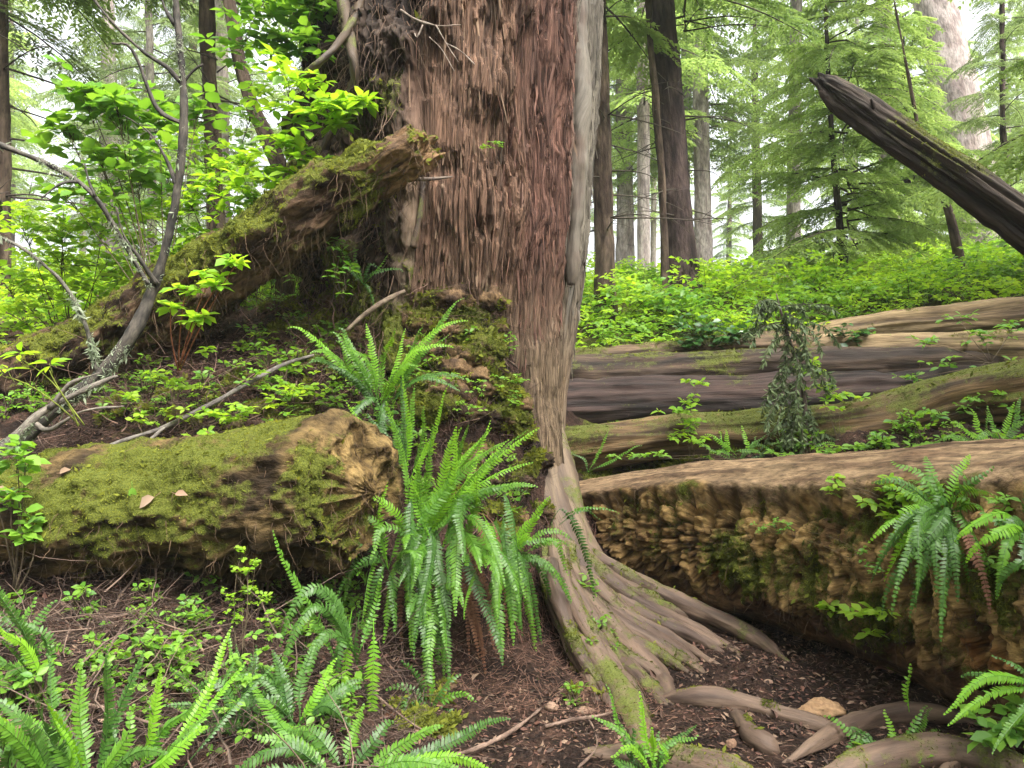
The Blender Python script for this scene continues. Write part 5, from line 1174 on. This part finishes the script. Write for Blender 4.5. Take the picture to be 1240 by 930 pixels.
tree('olive fir reaching over the upper left', [(-60,400,14,8),(-60,100,13,8),(-60,-100,12,8)], K4, seed=596, rot=0.9, group='conifers at left', crown_scale=0.9, crown_dz=2.0, **BR)

# far forest
far_spots = []
rF = np.random.default_rng(5)
def clear_px(px): return True
bands = [(16, 20, 2), (20, 28, 6), (28, 40, 12), (40, 62, 24)]
for d0, d1, n in bands:
    for i in range(n):
        px = -60 + (i + rF.random()) * 1380 / n; d = rF.uniform(d0, d1)
        if 980 < px < 1200 or 20 < px < 120: 
            if d < 40: continue
        far_spots.append((px, d))
farlab = {'K1': 'distant hemlock fading into the pale haze', 'K3': 'distant thin crowned conifer in the haze', 'K4': 'distant olive tinted fir in the haze', 'K5': 'distant tall conifer with wide boughs in the haze'}
protoT = {}
for i, (px, d) in enumerate(far_spots):
    kk = rF.choice(['K1', 'K3', 'K4', 'K5'] if px < 420 else ['K1', 'K1', 'K3', 'K5', 'K5'])
    key = (kk, i % 3)
    loc = on_ground(px, d)
    if key not in protoT:
        K = {'K1': K1, 'K3': K3, 'K4': K4, 'K5': K5}[kk]
        hh = {'K1': 15, 'K3': 18, 'K4': 14, 'K5': 26}[kk]
        o = thing('conifer', loc, farlab[kk], 'tree', 'far conifers of the ' + {'K1': 'hemlock', 'K3': 'thin crowned', 'K4': 'olive', 'K5': 'wide boughed'}[kk] + ' kind')
        rr = rF.uniform(.16, .34); ln = rF.normal(0, .4, 2)
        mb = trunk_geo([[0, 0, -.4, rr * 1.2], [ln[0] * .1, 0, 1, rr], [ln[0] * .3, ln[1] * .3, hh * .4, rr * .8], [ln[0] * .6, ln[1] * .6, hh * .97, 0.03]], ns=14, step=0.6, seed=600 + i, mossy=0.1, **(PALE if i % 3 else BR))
        mb.build('trunk', M_farbark, o, loc=(0, 0, 0)); 
        o.children[0].parent = o if len(o.children) else None
        for nm, me in (('crown', K),):
            c = bpy.data.objects.new(nm, me); C.objects.link(c); c.parent = o
        protoT[key] = o
    else:
        copy_tree(protoT[key], loc, rF.uniform(0, 6.28), rF.uniform(0.8, 1.25))

# hanging dark sapling in front of the stacked logs
sap = thing('cedar_sapling', P(968, 548, 6.35), 'dark drooping evergreen sapling hanging in front of the stacked logs', 'tree')
rS = np.random.default_rng(8)
mbc = MB()
stem_pts = [P(972,556,6.3),P(975,500,6.32),P(968,450,6.34),P(955,410,6.36),P(945,375,6.38),P(940,355,6.4)]
t = tube(np.column_stack([np.array(stem_pts), [.022,.02,.018,.014,.010,.004]]), 8, 0.05, up=None)
mbt = MB(); mbt.add(t['V'], t['q'], t['t'], col=np.tile((0.06,0.045,0.035),(len(t['V']),1)), moss=np.zeros(len(t['V'])), gc=t['gc']); mbt.build('trunk', M_stick, sap)
mbb = MB()
for (x0, y0, x1, y1) in [(945,370,935,395),(945,372,985,392),(950,385,990,420),(948,390,930,420),(955,400,975,440),(955,405,945,450),(962,430,950,480),(965,440,990,470),(968,450,960,510),(970,460,940,505),(970,470,955,530),(972,490,985,530),(972,500,950,545),(973,505,975,548),(960,420,975,470),(950,380,960,410),(942,365,925,380),(975,520,1000,545),(965,445,940,475),(970,480,975,520),(968,470,945,520),(972,500,965,540),(950,395,920,410)]:
    for rep in range(2):
        a = P(x0, y0, 6.36 + rS.normal(0, .04)); b_ = P(x1 + rS.normal(0, 11) + (x1 - x0) * .35, y1 + rS.normal(0, 5), 6.25 + rS.normal(0, .1))
        path = bez(a, (a + b_) / 2 + np.array([ (b_ - a)[0] * .35, -0.05, 0.08]), b_, 14)
        tt = tube(np.column_stack([path, np.linspace(.004, .0015, 14)]), 4, 0.2, up=None)
        mbc.mi = 1; mbc.add(tt['V'], tt['q'], tt['t'], col=np.tile((0.05,0.04,0.03),(len(tt['V']),1)), moss=np.zeros(len(tt['V'])), gc=tt['gc'], lv=np.zeros(len(tt['V']))); mbc.mi = 0
        u = np.linspace(0.1, 1, 30); Q = np.stack([np.interp(u * 13, range(14), path[:, k]) for k in range(3)], 1)
        for q in range(3):
            n = len(Q); d = nrm(rS.normal(0, .6, (n, 3)) + np.array([0, 0, -.9])); ln = rS.uniform(.03, .075, n)
            scatter(mbc, dia_v, dia_q, None, Q, basis(d, rS.normal(0, 1, (n, 3)), ln, ln * .30), lv=rS.random(n), col=np.zeros((n, 3)), moss=np.zeros(n), gc=np.zeros((n, 3)))
mbc.build('crown', [L_needle_dk, M_stick], sap)

# ------------------------------------------------------------------ undergrowth on the slope behind
def und_proto(label, mat, leaf, n, h, w, seed, nleaf=5, group='undergrowth shrubs', name='shrub', cat='shrub'):
    r = np.random.default_rng(seed)
    o = thing(name, (0, 0, 0), label, cat, group)
    c = np.stack([r.normal(0, w, n), r.normal(0, w, n), h * r.random(n) ** 0.7], -1)
    mb = MB(); whorls(mb, c, nleaf, leaf, r); mb.build('leaves', mat, o)
    ms = MB()
    for k in range(14):
        e = c[r.integers(n)]; path = bez(np.array([0, 0, -.05]) + r.normal(0, .03, 3) * [1, 1, 0], e * [.3, .3, .6], e, 5)
        t = tube(np.column_stack([path, np.linspace(.006, .002, 5)]), 4, .3, up=None)
        ms.add(t['V'], t['q'], t['t'], col=np.tile((0.09, 0.065, 0.045), (len(t['V']), 1)), moss=np.zeros(len(t['V'])), gc=t['gc'])
    ms.build('stem', M_stick, o)
    return o
U = [und_proto('low lime green huckleberry bush on the bright slope', L_bright, 0.065, 100, 0.36, 0.30, 41, group='lime huckleberry bushes on the slope'),
     und_proto('taller yellow green huckleberry bush on the slope', L_bright, 0.07, 120, 0.58, 0.34, 42, group='taller huckleberry bushes on the slope'),
     und_proto('mid green broad leaved bush on the slope', L_mid, 0.085, 70, 0.42, 0.30, 43, group='green broad leaved bushes on the slope')]
rU = np.random.default_rng(9); used = [False] * 3
def put_u(k, loc, sc):
    if not used[k]:
        U[k].location = [float(a) for a in loc]; used[k] = True; U[k].scale = (sc,) * 3
    else: copy_tree(U[k], loc, rU.uniform(0, 6.28), sc)
for d0, d1, n in [(9.3, 10.5, 26), (10.5, 12.5, 34), (12.5, 16, 40), (16, 24, 50)]:
    for i in range(n):
        px = 670 + (i + rU.random()) * 640 / n; d = rU.uniform(d0, d1)
        if d < 10.5 and 1000 < px: d += 0.6
        put_u(int(rU.choice([0, 0, 1, 2, 2])), on_ground(px, d, -0.03), rU.uniform(.6, 1.25))
sp_ = und_proto('small leafy seedling rooted in the litter', L_mid, 0.036, 11, 0.13, 0.045, 44, group='seedlings scattered over the slope', name='seedling', cat='plant')
sp_.location = [float(a) for a in G(335, 640, -.01)]; rQ = np.random.default_rng(19)
for (x0, x1, y0, y1, n) in [(-20, 450, 420, 520, 60), (250, 480, 320, 430, 20), (-20, 440, 720, 920, 44), (440, 640, 420, 640, 26), (690, 1240, 520, 560, 24), (690, 760, 720, 860, 8), (330, 480, 330, 420, 10)]:
    for i in range(n):
        copy_tree(sp_, G(rQ.uniform(x0, x1), rQ.uniform(y0, y1), -.01), rQ.uniform(0, 6.28), rQ.uniform(.55, 1.5))
# unseen wood behind the viewer and to both sides, added to block low sky light
for i in range(46):
    a_ = rQ.uniform(radians(95), radians(445)) if False else radians(-165 + i * 7.2 + rQ.normal(0, 3))
    rr_ = rQ.uniform(7.5, 20)
    if -75 < math.degrees(a_) < -25: rr_ = rQ.uniform(15, 24)
    x_, y_ = rr_ * cos(a_), rr_ * sin(a_)
    if y_ > 0.5 and abs(x_) < y_ * 0.85 + 4: continue
    ks = [k for k in protoT if k[0] in ('K1', 'K5')]
    copy_tree(protoT[ks[i % len(ks)]], (x_, y_, float(H(np.array(x_), np.array(y_)))), rQ.uniform(0, 6.28), rQ.uniform(.8, 1.2), label='tall conifer of the surrounding wood, outside the picture', group='conifers around the clearing')
for i in range(0):
    a_ = radians(-178 + i * 3); rr_ = rQ.uniform(3.2, 7)
    x_, y_ = rr_ * cos(a_), rr_ * sin(a_)
    put_u(int(rQ.choice([1, 2])), (x_, y_, float(H(np.array(x_), np.array(y_)))), rQ.uniform(1.2, 2.2))
for d0, d1, n in [(6.8, 8, 9), (8, 11, 16), (11, 18, 22)]:
    for i in range(n):
        px = -60 + (i + rU.random()) * 440 / n; d = rU.uniform(d0, d1)
        put_u(int(rU.choice([0, 1, 1, 2])), on_ground(px, d, -0.03), rU.uniform(.9, 1.4))

# ------------------------------------------------------------------ ground litter (uncountable)
def ground_pts(n, px0, px1, py0, py1, r):
    xs = r.uniform(px0, px1, n); ys = r.uniform(py0, py1, n); out = []
    return np.array([G(x, y) for x, y in zip(xs, ys)])
rL = np.random.default_rng(33)
def field(n, x0, x1, y0, y1, r):
    x = r.uniform(x0, x1, n); y = r.uniform(y0, y1, n); return np.stack([x, y, H(x, y)], -1)
# needles and chips on the path
mb = MB(); p = field(42000, -3.2, 3.6, 2.2, 6.6, rL); n = len(p)
d = rL.normal(0, 1, (n, 3)) * [1, 1, .35]; ln = rL.uniform(.012, .045, n)
Mx = basis(d, rL.normal(0, .5, (n, 3)) + [0, 0, 1], ln, ln * rL.uniform(.08, .5, n))
pal = np.array([(0.08, 0.042, 0.03), (0.14, 0.08, 0.055), (0.045, 0.028, 0.02), (0.24, 0.165, 0.12), (0.11, 0.055, 0.04), (0.06, 0.036, 0.025)])
scatter(mb, dia_v, dia_q, None, p + [0, 0, .006], Mx, col=pal[rL.integers(0, len(pal), n)], moss=np.zeros(n))
p = field(1500, -3.0, 3.2, 2.4, 6.4, rL); n = len(p); ln = rL.uniform(.018, .05, n)
bl_ = leaf_v.copy(); bl_[:, 2] *= 3
scatter(mb, bl_, leaf_q, leaf_t, p + [0, 0, .012], basis(rL.normal(0, 1, (n, 3)) * [1, 1, .4], rL.normal(0, .5, (n, 3)) + [0, 0, 1], ln, ln * .8), col=pal[rL.integers(0, len(pal), n)] * 1.1, moss=np.zeros(n))
tag(mb.build('needle_litter', M_litter, smooth=False), 'reddish brown needles and bark chips covering the forest floor', 'litter', kind='stuff')
# twigs
mb = MB()
def twig_field(n, x0, x1, y0, y1, L, rad, flat, col, h=0.02):
    p = field(n, x0, x1, y0, y1, rL) + [0, 0, h]
    k = 5; d = nrm(rL.normal(0, 1, (n, 3)) * [1, 1, flat]); seg = []
    st = len(mb.V); strands(mb, p + rL.uniform(0, h, (n, 1)) * [0, 0, 1], L, rad, r=rL, down=-0.0, seg=k, wander=0.22, col=col)
    V = mb.V[-1].reshape(n, -1, 3); V[:, :, 2] = p[:, None, 2] + (V[:, :, 2] - p[:, None, 2]) * flat; mb.V[-1] = V.reshape(-1, 3)
twig_field(3200, -3.0, -0.4, 2.4, 4.6, 0.24, 0.0026, 0.5, (0.06, 0.038, 0.029), 0.07)
twig_field(260, -3.0, -0.4, 2.4, 4.6, 0.55, 0.0055, 0.5, (0.13, 0.09, 0.07), 0.08)
twig_field(300, -2.9, 0.0, 4.6, 5.7, 0.5, 0.005, 0.5, (0.16, 0.10, 0.08), 0.08)
twig_field(4600, -2.9, 0.2, 4.5, 5.6, 0.24, 0.0022, 0.5, (0.07, 0.04, 0.03), 0.04)
twig_field(1500, -0.3, 0.7, 3.6, 5.0, 0.12, 0.0020, 0.5, (0.16, 0.09, 0.065), 0.02)
twig_field(900, 0.0, 2.6, 2.9, 5.6, 0.07, 0.0018, 0.3, (0.18, 0.11, 0.08), 0.01)
tag(mb.build('twig_litter', M_litter), 'tangle of fine dead twigs on the dark soil slope', 'twigs', kind='stuff')
# moss tufts on the ground
idx_q = grid_quads(len(gy), len(gx), False)
near = (Pg[:, 1] > 2.4) & (Pg[:, 1] < 7.2) & (np.abs(Pg[:, 0]) < 4)
mb = MB(); pts, nn = sample_surface(Pg, idx_q, near * sstep(0.35, 0.7, gmoss), 22000)
nn = nn * np.sign(nn[:, 2:3]); tufts(mb, pts, nn, 0.014)
tag(mb.build('ground_moss', L_moss), 'olive green moss carpet on the bank and soil', 'moss', kind='stuff')

# mossy clods of earth on the bank below the cedar
rM = np.random.default_rng(61); mb = MB(); mt = MB()
su, sv = np.arange(34) / 34 * 2 * pi, np.linspace(.001, pi - .001, 22)
_v, _u = np.meshgrid(sv, su, indexing='ij'); SP = np.stack([np.sin(_v) * np.cos(_u), np.sin(_v) * np.sin(_u), np.cos(_v)], -1).reshape(-1, 3)
SQ = grid_quads(22, 34)
spots = [(rM.uniform(480, 625), rM.uniform(350, 510), rM.uniform(.05, .13)) for _ in range(46)] + [(rM.uniform(330, 470), rM.uniform(320, 420), rM.uniform(.04, .09)) for _ in range(14)] \
      + [(rM.uniform(290, 480), rM.uniform(300, 420), rM.uniform(.06, .14)) for _ in range(32)] + [(rM.uniform(555, 655), rM.uniform(490, 650), rM.uniform(.04, .09)) for _ in range(30)] + [(rM.uniform(690, 760), rM.uniform(740, 850), rM.uniform(.03, .05)) for _ in range(10)] + [(rM.uniform(480, 570), rM.uniform(830, 900), rM.uniform(.03, .06)) for _ in range(8)] + [(rM.uniform(60, 430), rM.uniform(420, 520), rM.uniform(.03, .075)) for _ in range(34)]
for (px, py, rr) in spots:
    g = G(px, py); k = 1 + 0.55 * fbm(SP * 2.2 + g, 4, 62) + 0.25 * fbm(SP * 7 + g, 3, 63)
    V = g + SP * k[:, None] * rr * np.array([1.15, .8, .85]); n = fbm(V * 12, 3, 64)
    ms = np.clip(.38 + .2 * SP[:, 2] + .8 * fbm(V * 5, 3, 65), 0, .8)
    mb.add(V, SQ, None, col=mixc((0.03, 0.02, 0.014), (0.16, 0.105, 0.06), sstep(-.3, .4, n)), moss=ms, gc=V)
    pts, nn = sample_surface(V, SQ, sstep(.3, .6, ms), int(rr * 4500)); nn = nn * np.sign(((pts - g) * nn).sum(1))[:, None]
    tufts(mt, pts, nn, .014)
mo = mb.build('moss_clods', M_moss_log); tag(mo, 'lumpy moss covered clods of earth on the cedar bank', 'moss', kind='stuff')
mo2 = mt.build('moss_tufts', L_moss); tag(mo2, 'short green moss fuzz on the earth clods', 'moss', kind='stuff')
# rootlets trailing down the mound under the big fern
mb = MB()
p = np.array([G(rM.uniform(585, 720), rM.uniform(610, 760), .06) for _ in range(900)]); strands(mb, p + rM.normal(0, .02, p.shape), .28, .0022, down=1.3, seg=8, wander=.25, col=(.13, .065, .05))
p = np.array([G(rM.uniform(300, 470), rM.uniform(340, 450), .05) for _ in range(900)]); strands(mb, p + rM.normal(0, .02, p.shape), .25, .0022, down=.7, seg=7, wander=.4, col=(.12, .07, .055))
p = np.array([G(rM.uniform(400, 620), rM.uniform(480, 700), .05) for _ in range(500)]); strands(mb, p + rM.normal(0, .02, p.shape), .2, .0022, down=1.0, seg=7, wander=.3, col=(.10, .06, .045))
tag(mb.build('hanging_rootlets', M_litter), 'fine reddish rootlets trailing down the earth bank', 'rootlets', kind='stuff')

# ------------------------------------------------------------------ small things
def lump(name, label, cat, px, py, r3, col, seed, jag=0.25, hover=0.0, mat=None):
    g = G(px, py, r3[2] * 0.5)
    o = bpy.data.objects.new(name, None)
    nu, nv = 40, 24
    u = np.arange(nu) / nu * 2 * pi; v = np.linspace(0.001, pi - .001, nv)
    Vv, Uu = np.meshgrid(v, u, indexing='ij')
    S = np.stack([np.sin(Vv) * np.cos(Uu), np.sin(Vv) * np.sin(Uu), np.cos(Vv)], -1).reshape(-1, 3)
    k = 1 + jag * fbm(S * 1.8, 3, seed) + jag * .4 * np.round(fbm(S * 3.2, 2, seed + 1) * 4) / 4 + 0.05 * fbm(S * 12, 2, seed + 2)
    V = S * k[:, None] * np.array(r3)
    c = np.array(col)[None] * (1 + 0.4 * fbm(S * 5, 3, seed + 3))[:, None]
    mb = MB(); mb.add(V + g, grid_quads(nv, nu), None, col=c, moss=np.zeros(len(V)), gc=V)
    return tag(mb.build(name, mat or M_stone, loc=tuple(float(a) for a in g)), label, cat)
lump('wood_chunk', 'pale orange chunk of broken wood on the soil beyond the loose root', 'wood chunk', 998, 858, (.095, .06, .038), (0.50, 0.32, 0.19), 1, .5)
lump('stone', 'pale whitish stone under the rotten log at lower right', 'stone', 1155, 812, (.065, .045, .03), (0.50, 0.44, 0.38), 2, .3)
lump('stone', 'pinkish brown stone at far lower left near the glossy fern', 'stone', 14, 884, (.055, .045, .04), (0.26, 0.15, 0.13), 3, .25)
lump('stone', 'little brown stone by the forked root end', 'stone', 886, 902, (.022, .02, .025), (0.26, 0.16, 0.11), 4, .3)
lump('stone', 'small pale pebble lying beside the stick on the soil', 'stone', 668, 856, (.03, .022, .02), (0.40, 0.27, 0.2), 5, .3)
lump('wood_chunk', 'flat brown bark flake on the bare soil near the twin roots', 'wood chunk', 706, 860, (.05, .03, .012), (0.34, 0.22, 0.16), 6, .4)
lump('stone', 'small buff pebble left of the pale wood chunk', 'stone', 930, 826, (.022, .018, .014), (0.3, 0.2, 0.15), 7, .3)
# fir cone
g = G(474, 866, 0.02)
co = thing('fir_cone', g, 'reddish brown fir cone under the hanging fronds', 'cone')
mb = MB(); m = 90; k = np.arange(m); f = k / m
rad = 0.019 * np.sin(np.clip(f * 1.05 + .12, 0, 1) * pi) ** .7 + .002; a = k * 2.39996
axis = nrm(np.array([.9, .2, .25])); s1 = nrm(np.cross(axis, [0, 0, 1.])); s2 = np.cross(axis, s1)
out = s1 * np.cos(a)[:, None] + s2 * np.sin(a)[:, None]
pos = g + axis * ((f - .5) * .075)[:, None] + out * (rad * .5)[:, None]
scatter(mb, leaf_v, leaf_q, leaf_t, pos, basis(out + axis * .7, axis[None] - out * .3, np.full(m, .016), np.full(m, .017)), lv=rL.random(m))
mb.build('scales', L_fern_dead, co)
t = tube(np.array([[*(g - axis * .036), .006], [*g, .009], [*(g + axis * .034), .003]]), 8, .01, up=None)
mb = MB(); mb.add(t['V'], t['q'], t['t'], col=np.tile((.1, .05, .03), (len(t['V']), 1)), moss=np.zeros(len(t['V'])), gc=t['gc']); mb.build('core', M_stick, co)
# dry leaves
def dry_leaf(label, px, py, d, L, a, hint=(0.2, -.7, .7), mat=L_dryleaf, lv=.7):
    d = surf('A', px, py, .025, d)
    mb = MB(); p = P(px, py, d)
    big = leaf_v.copy(); big[:, 2] *= 2.2
    scatter(mb, big, leaf_q, leaf_t, p[None], basis(np.array([[cos(a), -.2, sin(a)]]), np.array([hint], float), [L], [L * .95]), lv=np.array([lv]))
    t = tube(np.array([[*p, .0016], [*(p - np.array([cos(a), -.2, sin(a)]) * L * .35 + [0, 0, .01]), .001]]), 5, .02, up=None)
    mb.add(t['V'], t['q'], t['t'], lv=np.full(len(t['V']), .2))
    return tag(mb.build('dead_leaf', mat, loc=tuple(float(a) for a in p)), label, 'leaf', 'dead leaves')
dry_leaf('pale curled dead leaf hanging on the front of the mossy log', 187, 602, 3.72, .09, pi * 1.15)
dry_leaf('smaller tan dead leaf right of the pale curled leaf', 212, 598, 3.74, .06, 0.1, lv=.4)
dry_leaf('tan dead leaf at the left edge by the glossy plant', 10, 598, 3.7, .08, 2.6, lv=.5)
dry_leaf('dark glossy leaf dangling from log front beside pale leaf', 160, 590, 3.78, .06, -1.4, mat=L_mid, lv=.3)
dry_leaf('rosy brown dead leaf at upper edge of the mossy log', 72, 573, 3.9, .06, 0.5, lv=.3)

# ------------------------------------------------------------------ air
hz = bpy.data.meshes.new('haze')
x0, x1, y0, y1, z0, z1 = -90, 90, -30, 110, -4, 45
vs = [(x, y, z) for z in (z0, z1) for y in (y0, y1) for x in (x0, x1)]
hz.from_pydata(vs, [], [(0, 2, 3, 1), (4, 5, 7, 6), (0, 1, 5, 4), (2, 6, 7, 3), (0, 4, 6, 2), (1, 3, 7, 5)])
hm, nt, N, L = nodes('haze_air'); out = N.new('ShaderNodeOutputMaterial'); pv = N.new('ShaderNodeVolumePrincipled')
pv.inputs['Color'].default_value = (0.93, 0.97, 1, 1); pv.inputs['Density'].default_value = 0.0017; pv.inputs['Anisotropy'].default_value = 0.45
L.new(pv.outputs[0], out.inputs['Volume']); hz.materials.append(hm)
hm.cycles.homogeneous_volume = True
ho = bpy.data.objects.new('haze', hz); C.objects.link(ho); tag(ho, 'thin pale mist between the trees', kind='stuff')

# ------------------------------------------------------------------ light, sky, camera
SUN_EL, SUN_AZ = radians(58), radians(-62)     # azimuth measured from +Y, clockwise negative -> see vector below
sd = np.array([0.42, -0.45, 0.0]); sd = sd / np.linalg.norm(sd)   # towards the sun, horizontal
svec = np.array([sd[0] * cos(SUN_EL), sd[1] * cos(SUN_EL), sin(SUN_EL)])
sun = bpy.data.lights.new('sun', 'SUN'); sun.energy = 1.5; sun.angle = radians(10); sun.color = (1.0, 0.96, 0.88)
so = bpy.data.objects.new('sun', sun); C.objects.link(so)
from mathutils import Vector
so.rotation_euler = Vector(svec).to_track_quat('Z', 'Y').to_euler()
w = bpy.data.worlds.new('World'); bpy.context.scene.world = w; w.use_nodes = True
wn, wl = w.node_tree.nodes, w.node_tree.links; wn.clear()
wo = wn.new('ShaderNodeOutputWorld'); bg = wn.new('ShaderNodeBackground'); sk = wn.new('ShaderNodeTexSky')
sk.sky_type = 'NISHITA'; sk.sun_disc = False; sk.sun_elevation = SUN_EL; sk.sun_rotation = math.atan2(svec[0], svec[1])
sk.air_density = 1.0; sk.dust_density = 9.0; sk.ozone_density = 0.2
bg.inputs['Strength'].default_value = 0.15
hs = wn.new('ShaderNodeHueSaturation'); hs.inputs['Saturation'].default_value = 0.22; hs.inputs['Value'].default_value = 1.35
wl.new(sk.outputs[0], hs.inputs['Color']); wl.new(hs.outputs[0], bg.inputs['Color']); wl.new(bg.outputs[0], wo.inputs['Surface'])

cam = bpy.data.cameras.new('camera'); co_ = bpy.data.objects.new('camera', cam); C.objects.link(co_)
co_.location = (0, 0, CAMZ); co_.rotation_euler = (radians(90), 0, 0)
cam.sensor_width = 36; cam.lens = 36 * F / 1240; cam.clip_end = 2000; cam.clip_start = 0.05
sc = bpy.context.scene; sc.camera = co_
sc.render.engine = 'CYCLES'
sc.view_settings.view_transform = 'Standard'; sc.view_settings.look = 'None'; sc.view_settings.exposure = 2.6; sc.view_settings.gamma = 1
sc.cycles.max_bounces = 6; sc.cycles.diffuse_bounces = 4; sc.cycles.glossy_bounces = 2; sc.cycles.transmission_bounces = 4; sc.cycles.volume_bounces = 1; sc.cycles.transparent_max_bounces = 8
sc.cycles.use_denoising = True; sc.cycles.denoising_prefilter = 'NONE'; sc.cycles.sample_clamp_direct = 0.3; sc.cycles.sample_clamp_indirect = 0.2
try: sc.cycles.denoiser = 'OPENIMAGEDENOISE'
except Exception: pass
